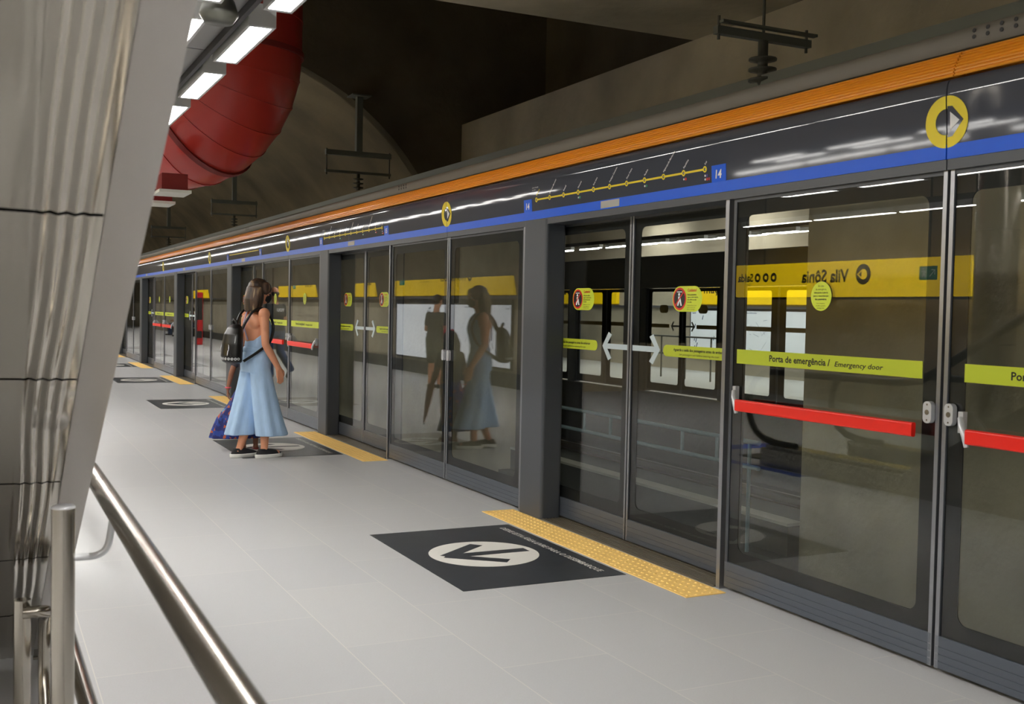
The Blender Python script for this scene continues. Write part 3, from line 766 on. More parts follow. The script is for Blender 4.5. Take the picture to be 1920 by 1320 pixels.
# ------------------------------------------------------------------ overhead conductor supports
def catenary(y, zt, lab):
    r = thing('catenary_support', lab, 'catenary support', (5.5, y, 0), 0, 'overhead line supports above the track')
    if zt > 4: part('drop_post', MB().box(-.05, -.05, 3.98, .05, .05, zt).box(-.16, -.16, zt-.02, .16, .16, zt), BRKT, r)
    part('upper_channel', MB().box(-.55, -.04, 3.9, .55, .04, 3.98), BRKT, r)
    part('lower_channel', MB().box(-.55, -.03, 3.62, .55, .03, 3.66), BRKT, r)
    for x in (-.53, .53): part('hanger_rod', MB().cyl((x, 0, 3.58), (x, 0, 4.0), .012, 8), INSU, r)
    pr = [(.03, 3.36)]
    for z in (3.40, 3.47, 3.54): pr += [(.03, z-.02), (.085, z-.01), (.085, z+.005), (.03, z+.015)]
    pr += [(.03, 3.62)]
    part('insulator', MB().lathe(pr, seg=16), INSU, r)
    return r
catenary(17.0, 4.88, 'grey T-shaped overhead line support with tall drop post before the arch')
catenary(26.6, 4.7, 'overhead line support beyond the arch, second of the far ones')
catenary(36.8, 4.7, 'small overhead line support farthest down the tunnel')
r = thing('catenary_support', 'grey overhead line bracket with insulator above the orange fascia at right', 'catenary support', (5.5, 6.85, 0), 0, 'overhead line supports above the track')
part('upper_channel', MB().box(-.46, -.03, 3.60, .46, .03, 3.66).box(-.46, -.10, 3.67, .46, -.05, 3.69), BRKT, r)
for x in (-.43, .0, .43): part('hanger_rod', MB().cyl((x, 0, 3.56), (x, 0, 3.74 if x else 4.62), .012, 8), INSU, r)
pr = [(.03, 3.25)]
for z in (3.30, 3.38, 3.46): pr += [(.04, z-.02), (.11, z-.01), (.11, z+.005), (.04, z+.015)]
part('insulator', MB().lathe(pr+[(.04, 3.6)], seg=16), INSU, r)
single('conductor_bar', MB().box(-.03, -8, 3.22, .03, 70, 3.33), BRKT, 'long grey overhead conductor bar hanging above the near track', 'conductor bar', (5.5, 0, 0))

# ------------------------------------------------------------------ signs and map boards
def glyph_runner(mb, fn, u, v, s):
    mb.flat(fn, [circ(u+.02*s, v+.055*s, .014*s, 10), [(u-.03*s, v-.06*s), (u-.012*s, v-.06*s), (u+.004*s, v-.02*s), (u+.022*s, v-.055*s), (u+.038*s, v-.048*s), (u+.02*s, v+.0*s), (u+.026*s, v+.02*s), (u+.05*s, v+.01*s), (u+.05*s, v+.024*s), (u+.02*s, v+.038*s), (u-.02*s, v+.03*s), (u-.035*s, v+.005*s), (u-.022*s, v-.002*s), (u-.01*s, v+.015*s), (u-.014*s, v-.012*s)]], 0.001, .002)
def roundel(fn, cu, cv, r, parent, m_ring):
    o_ = circ(cu, cv, r, 32); i_ = circ(cu, cv, r*.52, 32)
    ro = part('roundel', MB().frame(fn, o_, i_, .001, .002), m_ring, parent)
    part('roundel_wedge', MB().flat(fn, [[(cu+r*.1, cv-r*.5), (cu+r*.85, cv), (cu+r*.1, cv+r*.5)]], .0022, .0028), MATS['sign_yellow_lit'], ro)
    part('roundel_core', MB().flat(fn, [[(cu+r*.22, cv-r*.28), (cu+r*.62, cv), (cu+r*.22, cv+r*.28)]], .003, .0035), m_ring, ro)
def exit_icon(fn, u, v, parent, s=1.0):
    b = part('exit_pictogram', MB().flat(fn, [[(u-.17*s, v-.10*s), (u+.17*s, v-.10*s), (u+.17*s, v+.10*s), (u-.17*s, v+.10*s)]], .0005, .001), SIGNG, parent)
    w = MB(); glyph_runner(w, fn, u+.075*s, v, 1.15*s)
    def bar(p, q, wd):
        d = Vector(q)-Vector(p); nn = Vector((-d.y, d.x)).normalized()*wd/2; p = Vector(p); q = Vector(q)
        return [tuple(p-nn), tuple(q-nn), tuple(q+nn), tuple(p+nn)]
    a = u-.08*s
    w.flat(fn, [bar((a+.05*s, v-.05*s), (a-.035*s, v+.035*s), .016*s), bar((a-.045*s, v+.045*s), (a-.045*s, v-.03*s), .015*s), bar((a-.05*s, v+.045*s), (a+.025*s, v+.045*s), .015*s)], .001, .002)
    part('symbols', w, WHITE, b)
vs_ = thing('hanging_sign', 'long lit yellow hanging sign reading Vila Sônia and Saída', 'sign', (-5.24, 0, 0))
fE = faceE(0.0)
part('sign_box', MB().box(-.12, 10.65, 1.78, 0, 15.95, 2.35), SIGNY, vs_)
part('sign_trim', MB().box(-.13, 10.65, 1.74, .01, 15.95, 1.778), BOARDF, vs_)
part('hanger_rod', MB().cyl((-.06, 11.5, 2.35), (-.06, 11.5, 4.62), .015, 8), TRAYD, vs_)
part('hanger_rod', MB().cyl((-.06, 15.2, 2.35), (-.06, 15.2, 8.6), .015, 8), TRAYD, vs_)
exit_icon(fE, 11.46, 2.12, vs_)
roundel(fE, 12.75, 2.13, .16, vs_, SIGNK)
part('lettering', text(MB(), fE, 'Vila Sônia', 13.06, 2.02, .20, w=1.1, bold=.03), SIGNK, vs_)
part('small_lettering', text(text(MB(), fE, 'Luz', 13.45, 1.84, .06), fE, 'Exit', 15.5, 1.98, .05), SIGNK, vs_)
for uu in (14.87, 15.08, 15.30): part('pictogram_disc', MB().frame(fE, circ(uu, 2.12, .08, 20), circ(uu, 2.12, .035, 20), .001, .002), SIGNK, vs_)
part('exit_word', text(MB(), fE, 'Saída', 15.42, 2.055, .14, w=.42, bold=.03), SIGNK, vs_)

ws = thing('wall_sign', 'long lit yellow wall sign reading Informações above the map boards', 'sign', (-1.87, 0, 0))
part('sign_box', MB().box(.0, 18.0, 1.75, .10, 24.4, 2.35), SIGNW, ws)
fE2 = faceE(.10)
part('info_disc', MB().frame(fE2, circ(20.0, 2.14, .11, 24), circ(20.0, 2.14, .06, 24), .001, .002), SIGNK, ws)
part('lettering', text(MB(), fE2, 'Informações', 20.2, 2.05, .17, w=1.35, bold=.012), SIGNK, ws)
part('small_lettering', text(text(MB(), fE2, 'Acesso por elevador à saída', 22.2, 2.14, .05), fE2, 'Lift access to the exit', 22.2, 2.04, .045), SIGNK, ws)
exit_icon(fE2, 23.9, 2.1, ws)
def signseg(y0, y1, lab, words, icon):
    r = thing('wall_sign', lab, 'sign', (-1.87, 0, 0), 0, 'yellow wall signs down the left wall')
    part('sign_box', MB().box(0, y0, 1.75, .10, y1, 2.35), SIGNW, r)
    if words: part('lettering', text(MB(), fE2, words, y0+.3, 2.05, .15, bold=.01), SIGNK, r)
    if icon: exit_icon(fE2, icon, 2.1, r)
signseg(26.6, 30.0, 'yellow wall sign reading Saída, first beyond the map boards', 'Saída', None)
signseg(31.2, 35.6, 'yellow wall sign with green exit pictogram, second beyond the map boards', 'Vila Sônia', 33.6)
signseg(39, 43, 'yellow wall sign far down the left wall, third beyond the map boards', None, None)
signseg(48, 54, 'yellow wall sign farthest down the left wall', None, None)
def board(y0, y1, lab, kind, X=-1.87, sgn=1):
    r = thing('map_board', lab, 'map board', (X, 0, 0), 0)
    fn = faceE(.05) if sgn > 0 else (lambda u, v, w: (-.05-w, -u, v))
    uu0, uu1 = (y0, y1) if sgn > 0 else (-y1, -y0)
    part('board_frame', MB().box(0, y0, .33, sgn*.045, y1, 1.66), BOARDF, r)
    part('board_face', MB().box(sgn*.045, y0+.04, .37, sgn*.05, y1-.04, 1.56), BOARD if sgn > 0 else BOARDO, r)
    t = MB(); rr = random.Random(int(y0*10))
    if kind == 'list':
        text(t, fn, 'Mapa', uu0+.9, 1.46, .05, bold=.02); text(t, fn, 'da Linha', uu0+.9, 1.39, .05, bold=.02)
        for i in range(9): t.flat(fn, [[(uu0+.9, 1.3-i*.1), (uu0+1.15+rr.random()*.1, 1.3-i*.1), (uu0+1.15+rr.random()*.1, 1.315-i*.1), (uu0+.9, 1.315-i*.1)]], .0, .001)
    elif kind == 'net':
        text(t, fn, 'Mapa do Transporte Metropolitano', uu0+.3, 1.50, .03, bold=.02)
        for i in range(14):
            u = uu0+.2+rr.random()*(uu1-uu0-.5); v = .5+rr.random()*.85; du = rr.random()*.35-.1; dv = rr.random()*.35-.17
            t.flat(fn, [[(u, v), (u+du+.01, v+dv), (u+du+.01, v+dv+.008), (u, v+.008)]], 0, .001)
    else:
        text(t, fn, 'Legenda', uu0+.1, 1.48, .035, bold=.02)
        for i in range(10):
            u = uu0+.15+rr.random()*(uu1-uu0-.4); v = .5+rr.random()*.85
            t.flat(fn, [[(u, v), (u+.03, v-.01), (u+.07, v+.10), (u+.04, v+.11)]], 0, .001)
    part('board_print', t, BOARDT, r)
board(18.15, 19.4, 'white map board with legend, right end of the row in the mirror image', 'legend')
board(19.45, 21.25, 'wide white network map board in the middle of the wall row', 'net')
board(21.3, 24.4, 'wide white line map board left of the standing man in shorts', 'list')
single('wall_rail', MB().box(-1.87, 17.3, 1.68, -1.80, 60, 1.735), ALU, 'slim pale rail running along the left wall under the yellow signs', 'wall rail')
struct('wall_left_foot_strip', MB().box(-1.87, 17.2, 0, -1.84, 60, .28), BOARDF)  # dark strip along the foot of the left wall
# opposite platform signs
def oppsign(y0, y1, lab, w_, icon=None):
    r = thing('wall_sign', lab, 'sign', (16.7, 0, 0), 0)
    fn = lambda u, v, w: (-.10-w, -u, v)
    part('sign_box', MB().box(-.10, y0, 1.72, 0, y1, 2.4), SIGNO, r)
    if w_: part('lettering', text(MB(), fn, w_, -y1+.5, 2.0, .22, w=1.9, bold=.012), SIGNK, r)
    if icon: exit_icon(fn, -icon, 1.98, r, 1.3)
oppsign(27.0, 31.5, 'yellow wall sign of the opposite platform reading Saída, seen through the left door leaf', 'Saída', 31.1)
oppsign(17.6, 24.0, 'yellow wall sign of the opposite platform reading Informações', 'Informações', 23.6)
board(21.9, 23.4, 'white map board of the opposite platform seen through the right door leaf', 'legend', 16.7, -1)
board(19.9, 21.6, 'white map board of the opposite platform seen through the emergency door, left one', 'net', 16.7, -1)
board(17.2, 19.8, 'white line map board of the opposite platform with title Mapa da Linha', 'list', 16.7, -1)
single('wall_rail', MB().box(16.62, 5, 1.62, 16.7, 40, 1.68), ALU, 'slim pale rail along the opposite platform wall', 'wall rail')
def bench_rail(x, y0, y1, lab):
    r = thing('leaning_rail', lab, 'railing', (x, 0, 0))
    for z in (.95, .55): part('rail_bar', MB().tube([(0, y0, z), (0, y1, z)], .02, 8), INSU, r)
    y = y0
    while y <= y1+.01: part('upright', MB().tube([(0, y, 0), (0, y, .95)], .02, 8), INSU, r); y += (y1-y0)/4
bench_rail(14.2, 18.2, 22.0, 'black railing standing on the opposite platform')
# steel clad column in the hall
cl = thing('steel_column', 'steel clad round column beyond the escalator', 'column', (-2.55, 8.05, 0))
part('column_shell', MB().cyl((0, 0, 0), (0, 0, 4.62), .22, 32), STEEL, cl)
for z in (1.2, 2.4, 3.6): part('seam_ring', MB().cyl((0, 0, z-.006), (0, 0, z+.006), .2215, 32), DARK, cl)

# ------------------------------------------------------------------ escalator over the camera with steel soffit
tn = math.tan(radians(30)); sl_ = .577
es = thing('escalator', 'steel clad escalator rising over the viewer at left, mirror polished underside', 'escalator')
YB = 4.75; YT = -5.2
def zs(y): return sl_*(YB-y)
nrm = Vector((0, -.5, -.866))
# soffit sheets, split at the seams
seams = [4.70, 4.15, 3.60, 3.052, 2.527, 1.978, 1.43, .88, .33, -.22, -.77, -1.32, -1.87, -2.42, -2.97, -3.52, -4.07, -4.62, -5.17]
def ripple(x, y):
    A = .0016*max(0.0, min(1.0, (x-.075)/.02))*max(0.0, min(1.0, (.172-x)/.015))
    return A*sin(2*pi*x/.027+1.6*sin(3.0*y)+.8*sin(7.3*y+1))+.0022*sin(11*x+1.5*sin(1.9*y))*(1 if x < .09 else max(0, (.17-x)/.08))
xs = [-1.15+.05*i for i in range(24)]+[.05+.0035*i for i in range(0, 40)]+[.1895]
for a, b in zip(seams[:-1], seams[1:]):
    g = .004; ys = [a-g+(b-a+2*g)*j/14 for j in range(15)]; nx = len(xs)
    m = MB(); m.add([(x, y, zs(y)+.0-ripple(x, y)) for y in ys for x in xs], [(j*nx+i, j*nx+i+1, (j+1)*nx+i+1, (j+1)*nx+i) for j in range(14) for i in range(nx-1)], 0, True)
    m.add([(x, y, zs(y)+o) for o in (.006, .012) for x in (-1.15, .1895) for y in (a-g, b+g)], [(0, 1, 3, 2), (4, 6, 7, 5), (0, 4, 5, 1), (2, 3, 7, 6), (0, 2, 6, 4), (1, 5, 7, 3)])
    part('soffit_sheet', m, SOFFIT, es)
m = MB(); m.add([(x, y, zs(y)-o) for o in (.004, -.03) for x in (.1905, .262) for y in (4.60, YT)], [(0, 1, 3, 2), (4, 6, 7, 5), (0, 4, 5, 1), (2, 3, 7, 6), (0, 2, 6, 4), (1, 5, 7, 3)])
part('edge_trim', m, SOFFIT2, es)
def side_poly(t0, t1):
    # y,z outline of the truss side
    return [(8.35, 0), (8.35, .17), (6.55, .17), (YT, .17+sl_*(6.55-YT)), (YT, zs(YT)+.01), (4.73, .01), (4.73, 0)]
for x0, x1 in ((.19, .262), (-1.15, -1.07)):
    m = MB(); m.prism(side_poly(0, 0), x0+.002, x1-.002, lambda p, q, t: (t, p, q)); part('truss_side', m, STEEL if x0 > 0 else STEEL, es)
part('truss_core', MB().prism([(4.70, .05), (YT+.1, zs(YT+.1)+.05), (YT+.1, zs(YT+.1)+.12), (4.70, .12)], -1.06, .18, lambda p, q, t: (t, p, q)), DARK, es)
m = MB()
for x0, x1 in ((.0, .19), (-1.07, -.85)):
    m.prism([(8.35, 0), (8.35, .2), (6.55, .2), (YT, .2+sl_*(6.55-YT)), (YT, .1+sl_*(6.55-YT)), (6.55, .1), (8.2, 0)], x0, x1, lambda p, q, t: (t, p, q))
part('deck', m, STEEL, es)
part('landing_plate', MB().box(-.85, 6.9, 0.001, 0, 9.0, .012), STEPM, es)
part('comb_plate', MB().box(-.85, 6.75, 0.001, 0, 6.9, .03), mat('comb_yellow', rgb(220, 170, 20)), es)
m = MB()
for i in range(28):
    y = 6.75-i*.40; z = max(0.0, sl_*(6.55-y))
    m.box(-.84, y-.40, z-.1, -.01, y, z)
part('steps', m, STEPM, es)
for x in (.12, -.96):
    top = [(8.62+0*1, .18)]
    hp = []
    for i in range(11):
        a = -pi/2+pi*i/10; hp.append((8.38+.34*cos(a), .57+.34*sin(a)))
    glassp = [(8.3, .2)]+[(y-.02, z) for y, z in hp[1:]]+[(6.7, .91), (6.4, 1.0), (YT, .93+sl_*(6.55-YT)), (YT, .2+sl_*(6.55-YT)), (6.55, .2)]
    part('glass_balustrade', MB().prism(glassp, x-.005, x+.005, lambda p, q, t: (t, p, q)), CLEAR, es)
    hr = [(x, 8.0, .215), (x, 8.3, .215)]+[(x, y, z) for y, z in hp]+[(x, 6.75, .91), (x, 6.5, .95), (x, 6.3, 1.05), (x, YT, .93+sl_*(6.55-YT))]
    o = part('handrail', MB().tube(hr, .034, 12), RUBBER, es)

# ------------------------------------------------------------------ near handrail
def fillet(pts, r, k=6):
    out = [Vector(pts[0])]
    for i in range(1, len(pts)-1):
        p0, p, p1 = Vector(pts[i-1]), Vector(pts[i]), Vector(pts[i+1])
        a = (p0-p).normalized(); b = (p1-p).normalized(); d = min(r, (p0-p).length*.48, (p1-p).length*.48)
        for j in range(k+1):
            t = j/k; q = (p+a*d)*(1-t)**2+p*2*t*(1-t)+(p+b*d)*t**2; out.append(q)
    out.append(Vector(pts[-1])); return [tuple(v) for v in out]
hr = thing('handrail', 'stainless steel tube handrail in the foreground, lower left', 'handrail', (.303, 2.9, 0))
rail = fillet([(0, -2.6, .935), (0, .78, .935), (-.03, 1.15, .62), (-.05, 1.28, .36), (-.03, .9, .30), (0, -2.6, .30)], .12)
part('rail_tube', MB().tube(rail, .0265, 20), STEEL, hr)
for i, y in enumerate((-.01, -1.6)):
    px = -.118
    ps = part('post', MB().tube([(px, y, 0), (px, y, .94)], .028, 24), STEEL, hr)
    part('post_cap', MB().lathe([(.0285, 0), (.0285, .004), (.024, .008), (0, .008)], (px, y, .938), 24), CHROME, ps)
    part('base_flange', MB().lathe([(.06, 0), (.06, .008), (.03, .012)], (px, y, 0), 24), STEEL, ps)
    part('rail_bracket', MB().tube(fillet([(px+.02, y, .812), (-.015, y, .812), (0, y, .915)], .05), .009, 12), CHROME, hr)
    part('rail_bracket', MB().tube(fillet([(px+.02, y, .18), (-.015, y, .18), (0, y, .285)], .05), .009, 12), CHROME, hr)
h2 = thing('handrail', 'short steel rail post and looped tube beside the escalator foot', 'handrail', (.12, 3.75, 0))
part('post', MB().tube([(0, 0, 0), (0, 0, .50)], .026, 20), STEEL, h2)
part('rail_tube', MB().tube(fillet([(.07, -.45, .07), (.07, .0, .07), (.07, .12, .2), (.07, .1, .42), (.07, -.05, .47), (.0, -.05, .47)], .1), .019, 14), STEEL, h2)

# ------------------------------------------------------------------ people
SKIN = mat('skin_tan', rgb(214, 148, 114), 0.5)
SKIN2 = mat('skin_brown', rgb(150, 100, 76), 0.5)
DENIM = mat('light_blue_cloth', rgb(168, 198, 232), 0.75, noise=(30, .06, (1, 1, .3)))
SHOEB = mat('black_canvas', rgb(26, 26, 30), 0.7)
SOLE = mat('white_rubber_sole', rgb(225, 225, 220), 0.6)
LEATHER = mat('black_leather', rgb(14, 14, 15), 0.36)
MASKM = mat('black_mask', rgb(16, 16, 18), 0.7)
TEE = mat('black_tee', rgb(28, 29, 34), 0.8)
JEANS = mat('blue_jeans', rgb(44, 66, 104), 0.8)
SHORTS = mat('dark_green_shorts', rgb(52, 56, 50), 0.8)
HAIRD = mat('dark_hair', rgb(34, 26, 22), 0.5)
EYEW = mat('eye_white', rgb(230, 226, 220), 0.3); EYED = mat('eye_iris', rgb(40, 26, 18), 0.2)
def hair_mat():
    m = mat('streaked_hair', rgb(70, 50, 36), 0.45); nt = m.node_tree; N = nt.nodes; L = nt.links; b = N['Principled BSDF']
    tc = N.new('ShaderNodeTexCoord'); mp = N.new('ShaderNodeMapping'); mp.inputs['Scale'].default_value = (26, 26, 2.4)
    nz = N.new('ShaderNodeTexNoise'); nz.inputs['Scale'].default_value = 1; nz.inputs['Detail'].default_value = 3
    cr = N.new('ShaderNodeValToRGB'); e = cr.color_ramp.elements
    e[0].position = .45; e[0].color = rgb(46, 34, 27); e[1].position = .78; e[1].color = rgb(205, 176, 128)
    x = e.new(.62); x.color = rgb(92, 68, 50)
    L.new(tc.outputs['Object'], mp.inputs[0]); L.new(mp.outputs[0], nz.inputs['Vector']); L.new(nz.outputs['Fac'], cr.inputs[0]); L.new(cr.outputs[0], b.inputs['Base Color'])
    bp = N.new('ShaderNodeBump'); bp.inputs['Strength'].default_value = .6; bp.inputs['Distance'].default_value = .01
    L.new(nz.outputs['Fac'], bp.inputs['Height']); L.new(bp.outputs[0], b.inputs['Normal'])
    return m
HAIRS = hair_mat()
def floral():
    m = mat('blue_floral_cloth', rgb(30, 40, 110), 0.7); nt = m.node_tree; N = nt.nodes; L = nt.links; b = N['Principled BSDF']
    tc = N.new('ShaderNodeTexCoord'); vo = N.new('ShaderNodeTexVoronoi'); vo.inputs['Scale'].default_value = 30
    cr = N.new('ShaderNodeValToRGB'); e = cr.color_ramp.elements; cr.color_ramp.interpolation = 'CONSTANT'
    e[0].position = 0; e[0].color = rgb(28, 36, 104)
    for p, c in ((.45, rgb(30, 60, 140)), (.72, rgb(170, 80, 50)), (.82, rgb(24, 30, 84)), (.92, rgb(90, 140, 180))):
        x = e.new(p); x.color = c
    L.new(tc.outputs['Object'], vo.inputs['Vector']); L.new(vo.outputs['Color'], cr.inputs[0]); L.new(cr.outputs[0], b.inputs['Base Color'])
    return m
FLORAL = floral()

class Blob(MB):
    def ell(s, c, r, rot=None, seg=20):
        t = MB(); t.sphere((0, 0, 0), 1, seg)
        M = (rot.to_matrix() if rot is not None and hasattr(rot, 'to_matrix') else Matrix.Identity(3))
        return s.add([M @ Vector((v[0]*r[0], v[1]*r[1], v[2]*r[2]))+Vector(c) for v in t.v], t.f, 0, True)
    def cap(s, p0, p1, r0, r1, seg=16, sq=None):
        """tapered capsule, optional squash (axis vector, factor)"""
        p0 = Vector(p0); p1 = Vector(p1); ax = (p1-p0).normalized(); L = (p1-p0).length
        path = []; rr = []
        for i in range(5):
            a = pi/2*(1-i/4); path.append(p0-ax*r0*sin(a)); rr.append(max(r0*cos(a), 1e-4))
        for i in range(1, 4): path.append(p0+ax*L*i/4); rr.append(r0+(r1-r0)*i/4)
        for i in range(5):
            a = pi/2*i/4; path.append(p1+ax*r1*sin(a)); rr.append(max(r1*cos(a), 1e-4))
        t = MB(); t.tube(path, rr, seg, caps=True)
        vs = t.v
        if sq:
            n = Vector(sq[0]).normalized(); mid = (p0+p1)/2
            out = []
            for v in vs:
                v = Vector(v); q = p0+ax*(v-p0).dot(ax); d = v-q; out.append(q+d-n*d.dot(n)*(1-sq[1]))
            vs = out
        return s.add(vs, t.f, 0, True)
    def chain(s, pts, rr, **k):
        for i in range(len(pts)-1): s.cap(pts[i], pts[i+1], rr[i], rr[i+1], **k)
        return s
    def loft(s, rings, seg=40):
        """rings: (cx,cy,cz,rx,ry[,amp,k,ph])"""
        vs = []
        for q in rings:
            cx, cy, cz, rx, ry = q[:5]; amp, k, ph = (q[5:8] if len(q) > 5 else (0, 1, 0))
            for j in range(seg):
                a = 2*pi*j/seg; f = 1+amp*cos(k*a+ph)+amp*.5*cos((k+3)*a+1.7*ph)
                vs.append((cx+rx*f*cos(a), cy+ry*f*sin(a), cz))
        n = len(rings)
        fs = [(i*seg+j, i*seg+(j+1) % seg, (i+1)*seg+(j+1) % seg, (i+1)*seg+j) for i in range(n-1) for j in range(seg)]
        fs += [tuple(range(seg))[::-1], tuple((n-1)*seg+j for j in range(seg))]
        return s.add(vs, fs, 0, True)
    def remesh(s, name, m, parent, vox=.006, smooth=4, fac=.5, label=None):
        me = s.mesh(name, m); o = bpy.data.objects.new(name, me); COL.objects.link(o)
        r = o.modifiers.new('r', 'REMESH'); r.mode = 'VOXEL'; r.voxel_size = vox; r.use_smooth_shade = True
        if smooth: sm = o.modifiers.new('s', 'SMOOTH'); sm.factor = fac; sm.iterations = smooth
        dg = bpy.context.evaluated_depsgraph_get(); me2 = bpy.data.meshes.new_from_object(o.evaluated_get(dg))
        bpy.data.objects.remove(o); bpy.data.meshes.remove(me); me2.name = name
        for p in me2.polygons: p.use_smooth = True
        if not me2.materials: me2.materials.append(m)
        o = link(name, me2, parent)
        if label: o['label'] = label
        return o
def V(*a): return Vector(a)
def hand(B, w, d, s, n, curl=.35, sc=1.0):
    """w wrist, d pointing direction, s thumb-side direction, n palm normal"""
    w = Vector(w); d = Vector(d).normalized(); n = Vector(n); n = (n-d*n.dot(d)).normalized(); s = Vector(s); s = (s-d*s.dot(d)-n*s.dot(n)).normalized()
    K = w+d*.085*sc
    for off in (-.026, -.009, .009, .026): B.cap(w+s*off*.55*sc, K+s*off*sc, .016*sc, .0125*sc, seg=10)
    for off, L in ((.029, .068), (.0095, .078), (-.0095, .073), (-.028, .056)):
        p = K+s*off*sc; a = 0; r = .0086*sc
        for seg_, fr in enumerate((.45, .30, .25)):
            a += curl*(.7 if seg_ == 0 else 1.0); q = p+(d*cos(a)+n*sin(a))*L*fr*sc*1.02; B.cap(p, q, r, r*.92, seg=8); p = q; r *= .92
    p = w+d*.022*sc+s*.028*sc; q = p+(d*.62+s*.6+n*.35).normalized()*.036*sc; B.cap(p, q, .0125*sc, .010*sc, seg=8)
    q2 = q+(d*.9+s*.2+n*.4).normalized()*.030*sc; B.cap(q, q2, .0098*sc, .009*sc, seg=8)
    q3 = q2+(d*.95+n*.35).normalized()*.024*sc; B.cap(q2, q3, .009*sc, .0075*sc, seg=8)
def head(B, c, yaw=0.0, pitch=0.0, sc=1.0):
    """c = centre of the skull; face looks along +x turned by yaw"""
    R = Matrix.Rotation(yaw, 3, 'Z') @ Matrix.Rotation(pitch, 3, 'Y')
    P_ = lambda x, y, z: Vector(c)+R @ Vector((x*sc, y*sc, z*sc))
    class Q:
        def to_matrix(self): return R
    e = lambda p, r: B.ell(P_(*p), [k*sc for k in r], Q())
    e((-.008, 0, .022), (.096, .076, .092)); e((.02, 0, -.03), (.072, .064, .080)); e((.052, 0, -.078), (.036, .040, .032))
    e((.070, 0, .030), (.024, .056, .030)); e((.062, .030, -.02), (.028, .026, .028)); e((.062, -.030, -.02), (.028, .026, .028))
    B.cap(P_(.088, 0, .018), P_(.110, 0, -.026), .010*sc, .0125*sc, seg=10); e((.098, .011, -.030), (.009, .007, .007)); e((.098, -.011, -.030), (.009, .007, .007))
    e((.088, 0, -.052), (.012, .022, .006)); e((.086, 0, -.063), (.012, .019, .006))
    for s_ in (-1, 1):
        e((-.005, s_*.074, -.002), (.018, .008, .030)); e((-.002, s_*.080, .008), (.010, .006, .016))
    return P_, R
def eyes(parent, P_, sc=1.0):
    for s_ in (-1, 1):
        o = part('eye', MB().sphere(P_(.0775, s_*.031, .004), .0125*sc, 14), EYEW, parent)
        part('iris', MB().sphere(P_(.0865, s_*.0315, .004), .0052*sc, 10), EYED, o)
        part('eyebrow', MB().tube([P_(.088, s_*.018, .024), P_(.0895, s_*.032, .029), P_(.080, s_*.048, .024)], [.003*sc, .0035*sc, .002*sc], 6), HAIRD, parent)
def torso(B, pel, chest, w=1.0, dp=1.0, female=False):
    pel = Vector(pel); ch = Vector(chest); up = (ch-pel)
    at = lambda t: pel+up*t
    prof = [(-.32, .075, .11), (-.12, .118, .168), (.1, .118, .165), (.4, .095, .125 if female else .145), (.7, .105, .135 if female else .158), (.95, .115, .150 if female else .175), (1.15, .105, .165 if female else .19), (1.3, .075, .15 if female else .17), (1.42, .05, .085)]
    B.loft([(at(t).x, at(t).y, at(t).z, rx*dp, ry*w) for t, rx, ry in prof], 32)

# ---- the woman waiting at door 15
WB = (2.36, 10.36, 0)
wm = thing('person', 'woman in a light blue wide-leg jumpsuit and black mask, waiting at door 15', 'person', WB, radians(15))
B = Blob()
pel = V(0, 0, .95); ch = V(.0, 0, 1.25)
torso(B, pel, ch, .92, .92, True)
B.ell((.055, .068, 1.235), (.062, .062, .062)); B.ell((.055, -.068, 1.235), (.062, .062, .062))
B.ell((-.055, .08, 1.30), (.05, .075, .075)); B.ell((-.055, -.08, 1.30), (.05, .075, .075))
B.cap((-.01, 0, 1.38), (.018, 0, 1.50), .056, .050)
P_, Rm = head(B, (.035, 0, 1.585), radians(-14), radians(8))
# right arm (near), left arm
sh = V(-.005, -.168, 1.375); el = V(-.015, -.215, 1.09); wr = V(.125, -.215, .865)
B.ell(sh, (.056, .052, .058)); B.cap(sh, el, .046, .036); B.cap(el, el+(wr-el)*.35, .036, .038); B.cap(el+(wr-el)*.35, wr, .038, .026)
hand(B, wr, V(.22, .0, -1), V(.9, .1, .1), V(0, .9, 0), .28)
sh = V(-.005, .168, 1.375); el = V(-.03, .215, 1.09); wr = V(.05, .225, .86)
B.ell(sh, (.056, .052, .058)); B.cap(sh, el, .046, .036); B.cap(el, wr, .038, .026)
hand(B, wr, V(.1, .0, -1), V(.9, -.1, 0), V(0, -.9, 0), .3)
for s_, kx, fx in ((-1, .055, .10), (1, .0, -.06)):
    hp = V(0, s_*.085, .90); kn = V(.03+kx*.5, s_*.088, .50); an = V(kx*.4-.01+(fx-.05), s_*.075, .085)
    B.cap(hp, kn, .080, .056); B.cap(kn, kn+(an-kn)*.35, .054, .054); B.cap(kn+(an-kn)*.35, an, .054, .033)
    B.cap(an+V(-.025, 0, -.025), an+V(.13, s_*.01, -.045), .032, .028); B.ell(an+V(.0, .028, 0), (.014, .012, .014)); B.ell(an+V(.0, -.028, 0), (.014, .012, .014))
body = B.remesh('body', SKIN, wm, .0055, 4)
eyes(body, P_)
